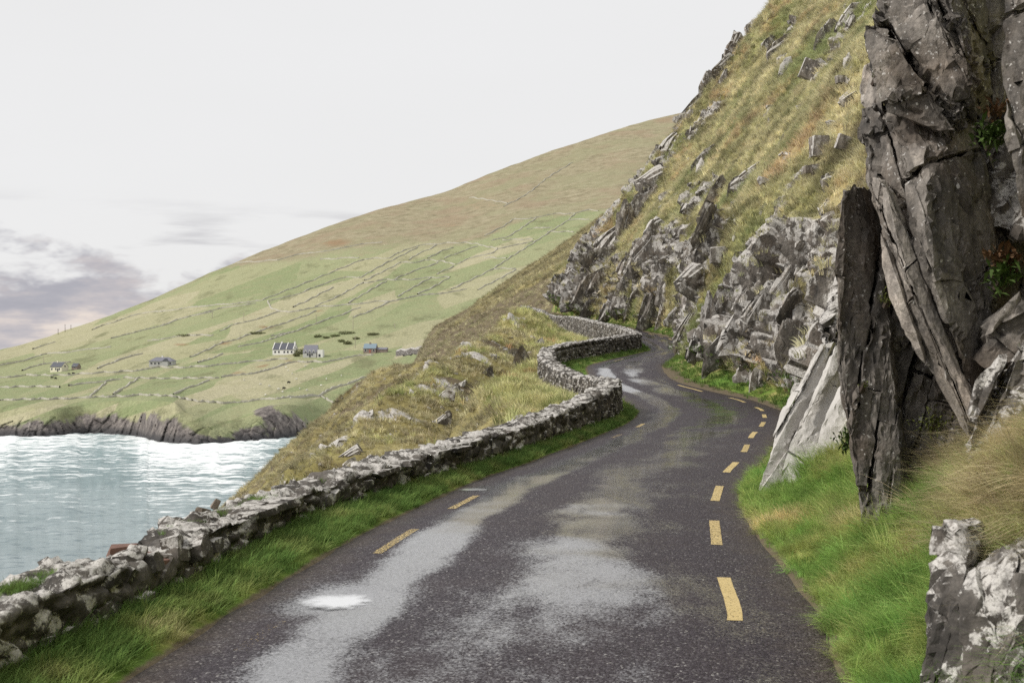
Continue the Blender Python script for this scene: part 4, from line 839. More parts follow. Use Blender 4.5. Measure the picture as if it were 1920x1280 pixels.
lo = empty('rock_outcrop', tuple(P(1800, 1290, 7.0)), label='squat lichen spotted boulders in the bottom right corner under tufts of straw grass', cat='rock outcrop')
crag('rock', [(1734, 1090, 6.79), (1726, 1180, 6.74), (1728, 1310, 6.60), (1800, 1330, 6.42), (1830, 1200, 6.46), (1800, 1080, 6.65), (1760, 1050, 6.84)], M['rock_spot'], lo, .04, .32, (.2, 0, 1), 63, back=(.3, .5, .02), cut=1.6, lay=(.12, .28), joint=(.2, .5), off=.02)
crag('rock', [(1800, 1110, 6.51), (1810, 1330, 6.28), (1960, 1330, 6.04), (1980, 1120, 6.14), (1930, 1040, 6.32), (1880, 1030, 6.46), (1830, 1060, 6.56)], M['rock_spot'], lo, .04, .36, (.3, 0, 1), 67, back=(.3, .5, .02), cut=1.6, lay=(.12, .28), joint=(.2, .5), off=.02)
crag('rock', [(1750, 990, 7.07), (1748, 1075, 6.98), (1790, 1090, 6.88), (1806, 1040, 6.93), (1790, 1000, 7.02)], M['rock_spot'], lo, .04, .25, (.2, 0, 1), 69, back=(.3, .4, 0), cut=1.8, lay=(.12, .28), joint=(.2, .5), off=.02)

# ------------------------------------------------------------------ rocks standing out of the hillside and the headland
def project(Vg):
    q = Vg.reshape(-1, 3); return CXP + F_PX * q[:, 0] / q[:, 1], CYP + F_PX * (CAMZ - q[:, 2]) / q[:, 1]
for T in (HILL, HEAD, SPUR): T['px'], T['py'] = project(T['V'])
def pick(T, px, py, r=9, ymin=20):
    """the nearest piece of this ground that the photograph shows at a pixel"""
    q = T['V'].reshape(-1, 3); d = (T['px'] - px) ** 2 + (T['py'] - py) ** 2; ok = (d < r * r) & (q[:, 1] > ymin)
    if not ok.any(): ok = (d < 2500) & (q[:, 1] > ymin)
    if not ok.any(): return None
    i = np.where(ok)[0]; j = i[np.argmin(q[i, 1] + 0.02 * d[i])]; return q[j], T['N'].reshape(-1, 3)[j]
cprot = crag_protos(M['rock_hill'], 16, 9); cheap = crag_protos(M['rock_hill'], 16, 10, False)
bed = Matrix((tuple(e3), tuple(e2), tuple(e1))).transposed()
def place_rock(T, parent, loc, nrm, size, elong, rng, sink=.22, beds=True):
    sc = (size * rng.uniform(.7, 1.0), size * rng.uniform(.4, .8) * (.6 if elong > 1.2 else 1), size * elong)
    rot = (bed @ Euler((rng.uniform(-.3, .3), rng.uniform(-.35, .35), rng.uniform(-.35, .35))).to_matrix()) if beds else Euler((rng.uniform(-.5, .5), rng.uniform(-.5, .5), rng.uniform(0, 6))).to_matrix()
    c = Vector(loc) - Vector(nrm) * size * sink
    return Matrix.Translation(c) @ rot.to_4x4() @ Matrix.Diagonal((*sc, 1))
rg = random.Random(23); nid = list(range(16))
# individual crags read off the photograph: pixel, width in pixels, height over width
PICKS = [(1455, 95, 34, 1.6), (1470, 130, 26, 1.8), (1580, 45, 38, 1.5), (1595, 40, 24, 1.2), (1545, 70, 30, 1.8), (1395, 45, 26, 1.0), (1370, 75, 30, 1.2), (1345, 100, 30, 1.1), (1330, 105, 26, .9), (1300, 140, 30, 1.5), (1280, 165, 28, 1.7), (1270, 195, 30, 1.6), (1268, 235, 32, 1.4),
         (1255, 270, 34, 1.2), (1240, 295, 30, 1.0), (1350, 120, 30, 1.8), (1345, 160, 28, 1.5), (1500, 200, 24, .5), (1585, 120, 28, .8), (1590, 185, 40, .6), (1585, 150, 24, .7), (1560, 225, 26, .5), (1320, 290, 26, 1.8), (1310, 320, 24, 1.2), (1225, 340, 44, 1.2), (1205, 375, 48, 1.3), (1190, 405, 46, 1.6),
         (1165, 430, 46, 1.4), (1140, 455, 52, 1.3), (1125, 480, 48, 1.5), (1390, 340, 36, 1.8), (1375, 355, 30, 1.6), (1330, 385, 40, 1.7), (1320, 420, 40, 1.8), (1330, 450, 34, 1.6), (1313, 358, 22, .4), (1300, 378, 22, .4), (1280, 388, 16, .9), (1368, 405, 30, .4), (1372, 445, 22, .5), (1350, 485, 34, 1.0),
         (1300, 525, 46, 1.2), (1240, 485, 22, .9), (1400, 540, 34, 1.8), (1410, 575, 34, 1.8), (1530, 320, 34, .45), (1470, 290, 50, .3), (1440, 340, 60, .3), (1555, 340, 40, .9), (1545, 395, 30, .8), (1550, 415, 28, .9), (1470, 440, 20, .6), (1500, 455, 24, .5), (1210, 450, 42, 1.5), (1190, 480, 40, 1.3), (1170, 500, 36, 1.2),
         (1350, 580, 40, 1.9), (1320, 610, 36, 2.0), (1440, 560, 40, 1.9), (1470, 600, 40, 2.0), (1500, 580, 42, 1.9), (1530, 560, 40, 1.8), (1480, 650, 46, 1.5), (1450, 660, 40, 1.4), (1430, 700, 34, 1.4), (1500, 690, 44, 1.3), (1370, 650, 42, 1.8), (1330, 670, 34, 1.9), (1395, 690, 34, 1.7), (1295, 660, 30, 2.0), (1275, 620, 28, 2.0),
         (1120, 530, 34, 1.6), (1090, 545, 30, 1.5), (1060, 560, 28, 1.4), (1150, 555, 30, 1.8), (1180, 570, 30, 1.9), (1215, 580, 30, 1.9), (1240, 560, 30, 1.9), (1100, 575, 22, 1.6), (1130, 590, 22, 1.6), (1235, 610, 26, 1.8), (1205, 600, 24, 1.7), (1260, 590, 30, 1.8)]
hp_rocks = 0
for px, py, wp, ht in PICKS:
    got = pick(HILL, px, py, 7, 30)
    if got is None: continue
    loc, nm = got; size = wp * loc[1] / F_PX * 1.55
    o = link('rock', cprot[rg.randrange(16)], hillside); o.matrix_basis = place_rock(HILL, hillside, loc, nm, size, max(ht, .35), rg, .08, ht > .7); hp_rocks += 1
# more of them where the bedding crops out
def scatter_idx(T, n, wfun, rng):
    w_ = wfun(T); w_ = np.clip(w_, 0, None).ravel(); w_ = w_ / w_.sum(); return rng.choice(len(w_), n, p=w_)
def cell_area(T):
    du = np.gradient(T['V'], axis=1); dv = np.gradient(T['V'], axis=0); return np.linalg.norm(np.cross(du, dv), axis=2)
for T in (HILL, HEAD, SPUR): T['A'] = cell_area(T)
infr = lambda T, x0, x1, y0, y1: ((T['px'] > x0) & (T['px'] < x1) & (T['py'] > y0) & (T['py'] < y1)).reshape(T['Y'].shape)
ids = scatter_idx(HILL, 195, lambda T: T['A'] * infr(T, 1000, 1680, -40, 760) * (T['Y'] > 36) * (T['K'] > 2.2) * sstep(T['rock'], .1, .6), RNG)
for i in ids:
    loc = HILL['V'].reshape(-1, 3)[i]; nm = HILL['N'].reshape(-1, 3)[i]; size = 0.25 + 0.75 * rg.random() ** 2.2 + loc[1] * .003
    o = link('rock', cprot[rg.randrange(16)], hillside); o.matrix_basis = place_rock(HILL, hillside, loc, nm, size, rg.uniform(.6, 1.7), rg, .32, rg.random() < .8)
ids = scatter_idx(HILL, 4200, lambda T: T['A'] * infr(T, 1000, 1700, -60, 760) * (T['Y'] > 36) * (T['K'] > 2.1) * (.3 + sstep(T['rock'], .15, .55)), RNG)
joined('loose_rocks', cheap, [(rg.randrange(16), place_rock(HILL, None, HILL['V'].reshape(-1, 3)[i], HILL['N'].reshape(-1, 3)[i], .12 + .5 * rg.random() ** 2.5, rg.uniform(.5, 1.6), rg, .12, rg.random() < .7)) for i in ids], M['rock_hill'], hillside, kind='stuff')
HPICK = [(1018, 600, 40, .6), (1060, 610, 22, .7), (970, 680, 30, 1.6), (980, 700, 24, 1.5), (925, 665, 20, .7), (915, 678, 18, .6), (865, 715, 24, .7), (850, 725, 22, .8), (832, 745, 20, 1.2), (868, 740, 20, .5), (905, 722, 18, .5), (880, 745, 16, .4), (770, 732, 20, .6), (775, 742, 14, .5), (867, 690, 12, .4), (853, 697, 10, .4),
         (826, 762, 14, .5), (800, 760, 10, .5), (1000, 630, 12, 1.2), (945, 650, 22, .4), (1010, 640, 14, 1.5), (820, 790, 24, 1.4), (660, 850, 30, 1.2), (650, 870, 24, 1.0), (640, 835, 20, .8), (910, 700, 18, 1.2), (960, 665, 22, 1.4)]
for px, py, wp, ht in HPICK:
    got = pick(HEAD, px, py, 7, 36)
    if got is None: continue
    loc, nm = got; size = wp * loc[1] / F_PX * 1.6
    o = link('rock', cprot[rg.randrange(16)], headland); o.matrix_basis = place_rock(HEAD, headland, loc, nm, size, max(ht, .35), rg, .2, ht > .7)
ids = scatter_idx(HEAD, 2600, lambda T: T['A'] * infr(T, 430, 1150, 590, 960) * (T['Y'] > 34) * (.05 + T['soil'] + sstep(T['rock'], .3, .6)), RNG)
joined('loose_rocks', cheap, [(rg.randrange(16), place_rock(HEAD, None, HEAD['V'].reshape(-1, 3)[i], HEAD['N'].reshape(-1, 3)[i], .07 + .4 * rg.random() ** 3, rg.uniform(.4, 1.0), rg, .1, False)) for i in ids], M['rock_hill'], headland, kind='stuff')
# boulders lying loose on the slope, each one a thing
def boulder(px, py, wpx, hpx, seed, label, mat='rock_hill', T=None, deep=.7, rot=(0, 0, 0)):
    got = pick(T or HILL, px, py, 8, 30)
    if got is None: return
    loc, nm = got; s_ = loc[1] / F_PX; me = hull_mesh('boulder', stone_pts(np.random.default_rng(seed), .14, .13), M[mat]); o = link('boulder', me, label=label, cat='boulder')
    o.matrix_basis = trs(Vector(loc) + Vector((-.1, -.1, hpx * s_ * .15)), Euler(rot), (wpx * s_, wpx * s_ * deep, hpx * s_))
boulder(1546, 280, 46, 42, 1, 'big square pale boulder on the slope left of the tall outcrop')
boulder(1588, 275, 36, 32, 2, 'rounded grey boulder touching the tall outcrop beside the square one', rot=(.2, .3, 0))
boulder(1516, 140, 30, 44, 3, 'upright pale boulder leaning high on the slope', rot=(0, .35, 0))
boulder(1580, 152, 26, 18, 4, 'small oval pale boulder high beside the outcrop edge')
boulder(1594, 190, 34, 18, 5, 'pale sharp edged slab tilted near the outcrop edge', rot=(0, -.6, .2))
boulder(1524, 321, 36, 17, 6, 'flat white topped boulder below the square boulder', rot=(0, -.15, .1))
boulder(1352, 484, 36, 34, 7, 'pale rounded boulder above the middle of the road cliff')

# ================================================================== grass
def tuft_mesh(name, mat, n, length, width, spread, lean, droop, seed, segs=3):
    r = random.Random(seed); v, f, tip = [], [], []
    for _ in range(n):
        a = r.uniform(0, 2 * math.pi); rad = spread * math.sqrt(r.random()); bx, by = rad * math.cos(a), rad * math.sin(a)
        L = length * r.uniform(.5, 1.1); w_ = width * r.uniform(.6, 1.2); da = a + r.uniform(-.9, .9)
        dx, dy = math.cos(da) * r.uniform(.1, .6) + lean * r.uniform(.5, 1.3), math.sin(da) * r.uniform(.1, .6)
        sx, sy = -dy, dx; sl_ = math.hypot(sx, sy) or 1; sx, sy = sx / sl_, sy / sl_
        b = len(v)
        for s in range(segs):
            t_ = s / segs; h = L * (t_ - droop * t_ * t_ * .6); o = L * (0.25 * t_ + .75 * t_ * t_) * (1 + droop * .4)
            ww = w_ * (1 - .75 * t_) * .5
            v += [(bx + dx * o - sx * ww, by + dy * o - sy * ww, h - .02), (bx + dx * o + sx * ww, by + dy * o + sy * ww, h - .02)]
        t_ = 1.0; v.append((bx + dx * L * (1 + droop * .4), by + dy * L * (1 + droop * .4), L * (1 - droop * .6) - .02))
        for s in range(segs - 1): f += [(b + 2 * s, b + 2 * s + 1, b + 2 * s + 3), (b + 2 * s, b + 2 * s + 3, b + 2 * s + 2)]
        f.append((b + 2 * segs - 2, b + 2 * segs - 1, b + 2 * segs))
    return mesh(name, np.array(v), np.array(f), mat, smooth=True)
def proto_collection(name, meshes):
    c = bpy.data.collections.new(name)
    for i, me in enumerate(meshes): c.objects.link(bpy.data.objects.new('%s_%02d' % (name, i), me))
    return c
def scatter(name, pts, rots, scl, coll, ncol, label, cat='grass'):
    me = bpy.data.meshes.new(name); n = len(pts); me.vertices.add(n); me.vertices.foreach_set('co', np.asarray(pts, np.float32).ravel())
    a = me.attributes.new('rot', 'FLOAT_VECTOR', 'POINT'); a.data.foreach_set('vector', np.asarray(rots, np.float32).ravel())
    a = me.attributes.new('scl', 'FLOAT', 'POINT'); a.data.foreach_set('value', np.asarray(scl, np.float32))
    a = me.attributes.new('idx', 'INT', 'POINT'); a.data.foreach_set('value', RNG.integers(0, ncol, n).astype(np.int32))
    o = link(name, me, label=label, cat=cat, kind='stuff')
    ng = bpy.data.node_groups.new(name + '_nodes', 'GeometryNodeTree'); ng.interface.new_socket('Geometry', in_out='INPUT', socket_type='NodeSocketGeometry'); ng.interface.new_socket('Geometry', in_out='OUTPUT', socket_type='NodeSocketGeometry')
    nd = ng.nodes.new; gi = nd('NodeGroupInput'); go = nd('NodeGroupOutput'); ip = nd('GeometryNodeInstanceOnPoints'); ci = nd('GeometryNodeCollectionInfo')
    ci.inputs['Collection'].default_value = coll; ci.inputs['Separate Children'].default_value = True; ci.inputs['Reset Children'].default_value = True
    def at(an, ty): q = nd('GeometryNodeInputNamedAttribute'); q.data_type = ty; q.inputs[0].default_value = an; return q.outputs[0]
    L = ng.links.new; L(gi.outputs[0], ip.inputs['Points']); L(ci.outputs[0], ip.inputs['Instance']); ip.inputs['Pick Instance'].default_value = True
    L(at('idx', 'INT'), ip.inputs['Instance Index']); L(at('rot', 'FLOAT_VECTOR'), ip.inputs['Rotation']); L(at('scl', 'FLOAT'), ip.inputs['Scale']); L(ip.outputs[0], go.inputs[0])
    o.modifiers.new('scatter', 'NODES').node_group = ng; return o
def tuft_set(kind, n, *a, **k): return proto_collection('tuft_' + kind, [tuft_mesh('tuft_' + kind, M['blade_' + kind.split('_')[0]], *a, seed=100 + i, **k) for i in range(n)])
TS = {'hill': tuft_set('hill', 6, 16, .34, .030, .13, .45, .55), 'head': tuft_set('head', 6, 14, .30, .032, .13, .45, .6), 'mound': tuft_set('mound', 6, 18, .46, .026, .14, .4, .45),
      'verge': tuft_set('verge', 6, 26, .15, .0075, .07, .35, .5), 'bank': tuft_set('bank', 8, 30, .26, .0075, .08, .5, .6), 'straw': tuft_set('straw', 6, 34, .34, .0075, .09, .7, .9), 'verge_far': tuft_set('verge_far', 5, 14, .17, .02, .1, .3, .5)}
def on_grid(T, ids):
    """random points on the faces next to the chosen grid corners"""
    nr, nc = T['Y'].shape; r_, c_ = np.divmod(ids, nc); r_ = np.clip(r_, 0, nr - 2); c_ = np.clip(c_, 0, nc - 2); a, b = RNG.random(len(ids)), RNG.random(len(ids)); V = T['V']
    return V[r_, c_] * ((1 - a) * (1 - b))[:, None] + V[r_ + 1, c_] * (a * (1 - b))[:, None] + V[r_, c_ + 1] * ((1 - a) * b)[:, None] + V[r_ + 1, c_ + 1] * (a * b)[:, None]
def rots(n, yaw, spread, tilt=.2): return np.stack([RNG.normal(0, tilt, n), RNG.normal(0, tilt, n), yaw + RNG.normal(0, spread, n)], 1)
n = 70000; clump = lambda T, s, k: sstep(fbm(T['V'].reshape(-1, 3) * s, 3, k).reshape(T['Y'].shape), -.45, .35)
T = HILL; ids = scatter_idx(T, n, lambda T: T['A'] * (infr(T, 1000, 1720, -80, 770) * (T['Y'] > 35) + .6 * (T['Y'] > 19) * (T['Y'] <= 35) * (T['K'] < 7.4)) * (T['K'] > 2.0) * (.06 + sstep(T['rock'], .60, .38)) * (.25 + clump(T, .9, 201)) / np.maximum(T['Y'], 1) ** .7, RNG)
pt = on_grid(T, ids); scatter('hillside_grass', pt, rots(n, math.pi, .9), RNG.uniform(.6, 1.25, n) * (.75 + pt[:, 1] * .006), TS['hill'], 6, 'tussocks of straw and olive grass covering the steep hillside', 'grass')
n = 36000; T = HEAD
ids = scatter_idx(T, n, lambda T: T['A'] * np.maximum(infr(T, 400, 1060, 590, 960) * (T['Y'] > 33), .5 * infr(T, 100, 1060, 590, 1200) * (T['Y'] > 20)) * sstep(T['rock'], .6, .4) * (1 - T['zone']) * (1 - .8 * T['soil']) * (.25 + clump(T, .9, 203)) / np.maximum(T['Y'], 1) ** .5, RNG)
pt = on_grid(T, ids); scatter('headland_grass', pt, rots(n, math.pi, .9), RNG.uniform(.6, 1.2, n) * (.75 + pt[:, 1] * .005), TS['head'], 6, 'coarse brown grass on the headland slope above the sea', 'grass')
n = 15000
ids = scatter_idx(T, n, lambda T: T['A'] * infr(T, 700, 1250, 580, 900) * (T['Y'] > 30) * sstep(T['rock'], .6, .4) * T['zone'] / np.maximum(T['Y'], 1), RNG)
pt = on_grid(T, ids); scatter('mound_grass', pt, rots(n, math.pi, 1.1), RNG.uniform(.55, 1.1, n), TS['mound'], 6, 'long yellow green grass on the mound outside the wall bend', 'grass')
n = 9000; T = SPUR
ids = scatter_idx(T, n, lambda T: T['A'] * infr(T, 780, 1130, 400, 680) * (T['Y'] < 200) * (1 - .85 * T['soil']), RNG)
pt = on_grid(T, ids); scatter('spur_grass', pt, rots(n, math.pi, .9), RNG.uniform(1.2, 2.2, n), TS['head'], 6, 'brown dead grass covering the next spur', 'grass')
# verges and bank
VG = dict(V=verge_V, Y=verge_V[..., 1]); VG['A'] = cell_area(VG); Uv = np.repeat(np.linspace(0, 1, 13)[None], verge_V.shape[0], 0)
n = 9000; ids = scatter_idx(VG, n, lambda T: T['A'] * (T['Y'] > 4.5) * (T['Y'] < 36) * sstep(Uv, .08, .3), RNG)
pt = on_grid(VG, ids); scatter('verge_grass', pt, rots(n, 0.15, .8), RNG.uniform(.6, 1.25, n), TS['verge'], 6, 'short green grass along the foot of the roadside wall', 'grass')
n = 4000; ids = scatter_idx(VG, n, lambda T: T['A'] * (T['Y'] > 36) * (T['Y'] < 118) * sstep(Uv, .1, .3), RNG)
pt = on_grid(VG, ids); scatter('verge_grass', pt, rots(n, 0, 1.5), RNG.uniform(.7, 1.3, n), TS['verge_far'], 5, 'green grass strip at the foot of the far wall bends', 'grass')
T = HILL
n = 26000; ids = scatter_idx(T, n, lambda T: T['A'] * (T['Y'] > 4.5) * (T['Y'] < 19) * (T['K'] < 5.2) * sstep(T['K'], .2, 1.0) * (.15 + clump(T, 2.2, 205)) / np.maximum(T['Y'], 6), RNG)
pt = on_grid(T, ids); scatter('bank_grass', pt, rots(n, math.pi + .4, 1.1, .3), RNG.uniform(.4, 1.25, n) * (1 + .45 * fbm(pt * 2.0, 2, 207)) * np.interp(pt[:, 2], [0, .3, 1.2], [.65, .92, .72]), TS['bank'], 8, 'long windblown grass on the bank under the tall outcrop', 'grass')
n = 6000; ids = scatter_idx(T, n, lambda T: T['A'] * (T['Y'] > 34) * (T['Y'] < 116) * (T['K'] < 2.3) * sstep(T['K'], .15, .6), RNG)
pt = on_grid(T, ids); scatter('verge_grass', pt, rots(n, math.pi, 1.2), RNG.uniform(.7, 1.5, n), TS['verge_far'], 5, 'green grass verge at the foot of the road cliff', 'grass')
n = 900; ids = scatter_idx(T, n, lambda T: T['A'] * (T['Y'] > 6.0) * (T['Y'] < 11) * (T['K'] < 4.9) * sstep(T['K'], 3.1, 3.7) * (.1 + clump(T, 1.3, 209)), RNG)
pt = on_grid(T, ids); scatter('straw_grass', pt, rots(n, math.pi + .5, .8, .3), RNG.uniform(.5, 1.1, n), TS['straw'], 6, 'dry straw tussocks hanging over the boulders in the bottom right corner', 'grass')
# grass rooted on top of the wall
n = 260; yy = np.concatenate([RNG.normal(8.3, .25, 90), RNG.normal(11.6, .35, 100), RNG.normal(15.3, .3, 40), RNG.normal(13.2, .2, 30)]); off = RNG.uniform(-.46, -.3, n)
gw = (XW(yy + .2) - XW(yy - .2)) / .4; lw = np.hypot(gw, 1)
pt = np.stack([XW(yy) + off / lw, yy - off * gw / lw, ZR(yy) + HW(yy) - .01], 1); scatter('wall_top_grass', pt, rots(n, .3, 1.5), RNG.uniform(.3, .6, n), TS['verge'], 6, 'little tufts of grass rooted on top of the near wall', 'grass')

# ================================================================== far things: field walls, houses, poles, animals
FW = {
 'heath edge': [[(445, 493), (520, 488), (560, 478), (640, 466), (683, 458), (717, 454)], [(600, 487), (673, 483)], [(880, 370), (915, 375), (951, 381)], [(945, 387), (974, 373), (997, 358), (1022, 337), (1034, 329), (1074, 305)], [(908, 443), (944, 425), (962, 412), (1005, 409), (1042, 401), (1078, 401), (1105, 394), (1122, 395)]],
 'strip fields above the houses': [[(300, 584), (383, 574), (462, 568), (492, 563), (527, 549), (571, 532), (629, 508), (683, 486), (729, 484), (756, 470), (792, 460), (825, 457), (871, 455), (896, 458), (917, 464), (933, 466)],
   [(504, 565), (550, 555), (598, 536), (642, 521), (677, 520), (694, 510), (725, 493), (750, 481), (783, 464)], [(502, 565), (508, 578), (529, 585), (560, 584), (592, 576), (654, 572), (700, 566), (733, 565)], [(550, 576), (579, 563), (608, 547), (625, 540)],
   [(592, 574), (633, 557), (654, 545), (681, 530), (694, 530), (725, 525), (767, 525), (808, 521), (844, 520)], [(683, 527), (729, 504), (750, 493), (783, 492), (796, 487), (829, 490), (854, 496), (881, 485), (898, 480), (921, 476), (933, 468), (1000, 453)],
   [(654, 568), (700, 541), (725, 527)], [(746, 556), (779, 537), (808, 521)], [(783, 552), (812, 539), (842, 521)], [(737, 525), (773, 510), (821, 493)], [(767, 487), (783, 477), (808, 466), (819, 460)], [(802, 485), (829, 471), (850, 464)], [(833, 485), (858, 475), (896, 462)], [(819, 514), (850, 500)]],
 'small green fields under the brow': [[(846, 543), (904, 515), (929, 502), (954, 485), (1000, 456), (1024, 440), (1063, 415), (1078, 401)], [(896, 543), (933, 525), (967, 506)], [(927, 504), (967, 504)], [(921, 452), (950, 446), (971, 433), (1000, 413), (1005, 410)], [(908, 483), (950, 485)], [(942, 450), (1000, 449)], [(988, 430), (1036, 426)], [(1067, 413), (1105, 411)], [(1026, 435), (1076, 435)]],
 'lower pastures uphill of the houses': [[(300, 611), (362, 591), (417, 578), (479, 568)], [(356, 670), (383, 659), (417, 642), (446, 636), (477, 624), (512, 613), (560, 597), (592, 584)], [(412, 622), (433, 611), (467, 603), (508, 590), (525, 584)], [(508, 630), (550, 622), (571, 615), (592, 607), (608, 601), (642, 590), (675, 576)],
   [(662, 596), (700, 581), (733, 565), (779, 556), (829, 550), (875, 543)], [(446, 650), (487, 644), (504, 637), (550, 623)], [(371, 681), (417, 665)], [(173, 618), (219, 602), (267, 587), (304, 584)], [(208, 635), (250, 625), (312, 608), (354, 593), (400, 584)], [(277, 639), (312, 635), (354, 629), (400, 629)], [(62, 654), (104, 642)], [(0, 685), (42, 677), (88, 664), (133, 660), (177, 654), (208, 650)]],
 'meadows above the sea cliffs': [[(42, 695), (77, 683), (133, 679)], [(183, 691), (221, 676), (267, 663)], [(0, 709), (48, 704), (121, 704), (177, 700), (250, 696), (292, 689), (337, 690), (404, 686), (456, 679), (540, 673)], [(0, 727), (62, 725), (112, 726)], [(129, 724), (187, 716), (225, 712)], [(231, 709), (312, 710), (410, 709)], [(167, 745), (198, 718)], [(212, 740), (256, 712)],
   [(0, 751), (60, 749), (133, 748), (171, 745), (229, 744), (271, 741), (321, 743), (365, 752), (425, 757), (487, 750), (567, 744), (600, 742), (612, 733), (654, 719), (700, 702)], [(325, 739), (354, 727), (392, 714)], [(415, 708), (475, 700), (515, 690), (550, 679), (608, 679), (642, 673), (667, 668), (700, 665)], [(600, 742), (625, 756)]]}
ORD = ['leftmost', 'second from the left', 'third from the left', 'fourth from the left', 'fifth from the left', 'sixth from the left', 'seventh from the left', 'eighth from the left', 'ninth from the left', 'tenth from the left', 'eleventh from the left', 'twelfth from the left', 'thirteenth from the left', 'fourteenth from the left', 'fifteenth from the left', 'sixteenth from the left', 'seventeenth from the left', 'eighteenth from the left']
def field_wall(poly, area, k, od):
    pts = []
    for (a, b), (c, d) in zip(poly[:-1], poly[1:]):
        n_ = max(2, int(math.hypot(c - a, d - b) / 3.5))
        for i in range(n_): pts.append((a + (c - a) * i / n_, b + (d - b) * i / n_))
    pts.append(poly[-1]); W3 = np.array([hill_point(a, b + .8 * math.sin(a * .21 + b)) for a, b in pts]); tn = np.gradient(W3[:, :2], axis=0); tn /= np.maximum(np.linalg.norm(tn, axis=1), 1e-6)[:, None]; nr_ = np.stack([-tn[:, 1], tn[:, 0]], 1)
    r = np.random.default_rng(k); h = .95 + r.uniform(-.45, .35, len(W3)); h = np.where(r.random(len(W3)) < .06, .65, h); wd = .42 + r.uniform(-.1, .25, len(W3))
    rows = [np.column_stack([W3[:, :2] + nr_ * (wd * f)[:, None], W3[:, 2] + np.where(g_ > 0, h * g_, g_)]) for f, g_ in ((1.3, -.8), (1.0, .55), (.6, .95), (-.6, 1.0), (-1.0, .5), (-1.3, -.8))]
    V = np.stack(rows, 1); f = gridfaces(len(W3), 6)
    return link('field_boundary', mesh('field_boundary', V.reshape(-1, 3), f, M['field_wall'], smooth=False), label='dry stone wall of the ' + area + ', ' + od, cat='field wall', group='stone walls of the ' + area)
k = 0
for area, polys in FW.items():
    for i_, poly in enumerate(sorted(polys, key=lambda q: sum(c[0] for c in q) / len(q))): field_wall(poly, area, 500 + k, ORD[i_] if i_ < len(polys) - 1 else 'rightmost'); k += 1

M['white_wall'] = plain('white_render', (0.78, 0.77, 0.74), .8, .04, .6); M['cream_wall'] = plain('cream_render', (0.74, 0.70, 0.55), .8, .05, .6); M['grey_wall'] = plain('grey_render', (0.50, 0.50, 0.49), .85, .06, .6)
M['stone_house'] = plain('rubble_masonry', (0.30, 0.24, 0.21), .9, .25, 1.2); M['slate'] = plain('slate_roof', (0.10, 0.105, 0.125), .6, .12, 1.0); M['pale_slate'] = plain('pale_slate_roof', (0.2, 0.2, 0.235), .6, .12, 1.0); M['blue_slate'] = plain('blue_roof', (0.22, 0.29, 0.34), .6, .1, 1.0)
M['glass'] = plain('window_glass', (0.035, 0.04, 0.05), .1, .1, 1, .6); M['red_door'] = plain('red_paint', (0.36, 0.13, 0.10), .6, .05); M['pole'] = plain('weathered_timber', (0.42, 0.38, 0.30), .9, .1); M['pole_dark'] = plain('tarred_timber', (0.06, 0.055, 0.05), .9, .1)
def gable(mb_w, mb_r, L, D, eave, ridge, over=.25, th=.22):
    """walls with gables along x, roof slabs of real thickness"""
    x0, x1, y0, y1 = -L / 2, L / 2, -D / 2, D / 2
    v = []
    for x in (x0, x1): v += [(x, y0, -1.5), (x, y1, -1.5), (x, y1, eave), (x, 0, ridge), (x, y0, eave)]
    mb_w.add(v, [(0, 1, 2, 3, 4)[::-1], (5, 6, 7, 8, 9), (0, 5, 9, 4), (1, 2, 7, 6), (2, 3, 8, 7), (3, 4, 9, 8)])
    sl_ = (ridge - eave) / (D / 2)
    for s in (-1, 1):
        ye, ze = s * (D / 2 + over), eave - over * sl_ + .03; a = [(x0 - .1, ye, ze), (x1 + .1, ye, ze), (x1 + .1, 0, ridge + .03), (x0 - .1, 0, ridge + .03)]; mb_r.add(a + [(x, y, z + th) for x, y, z in a], [(0, 1, 2, 3), (4, 7, 6, 5), (0, 4, 5, 1), (1, 5, 6, 2), (2, 6, 7, 3), (3, 7, 4, 0)])
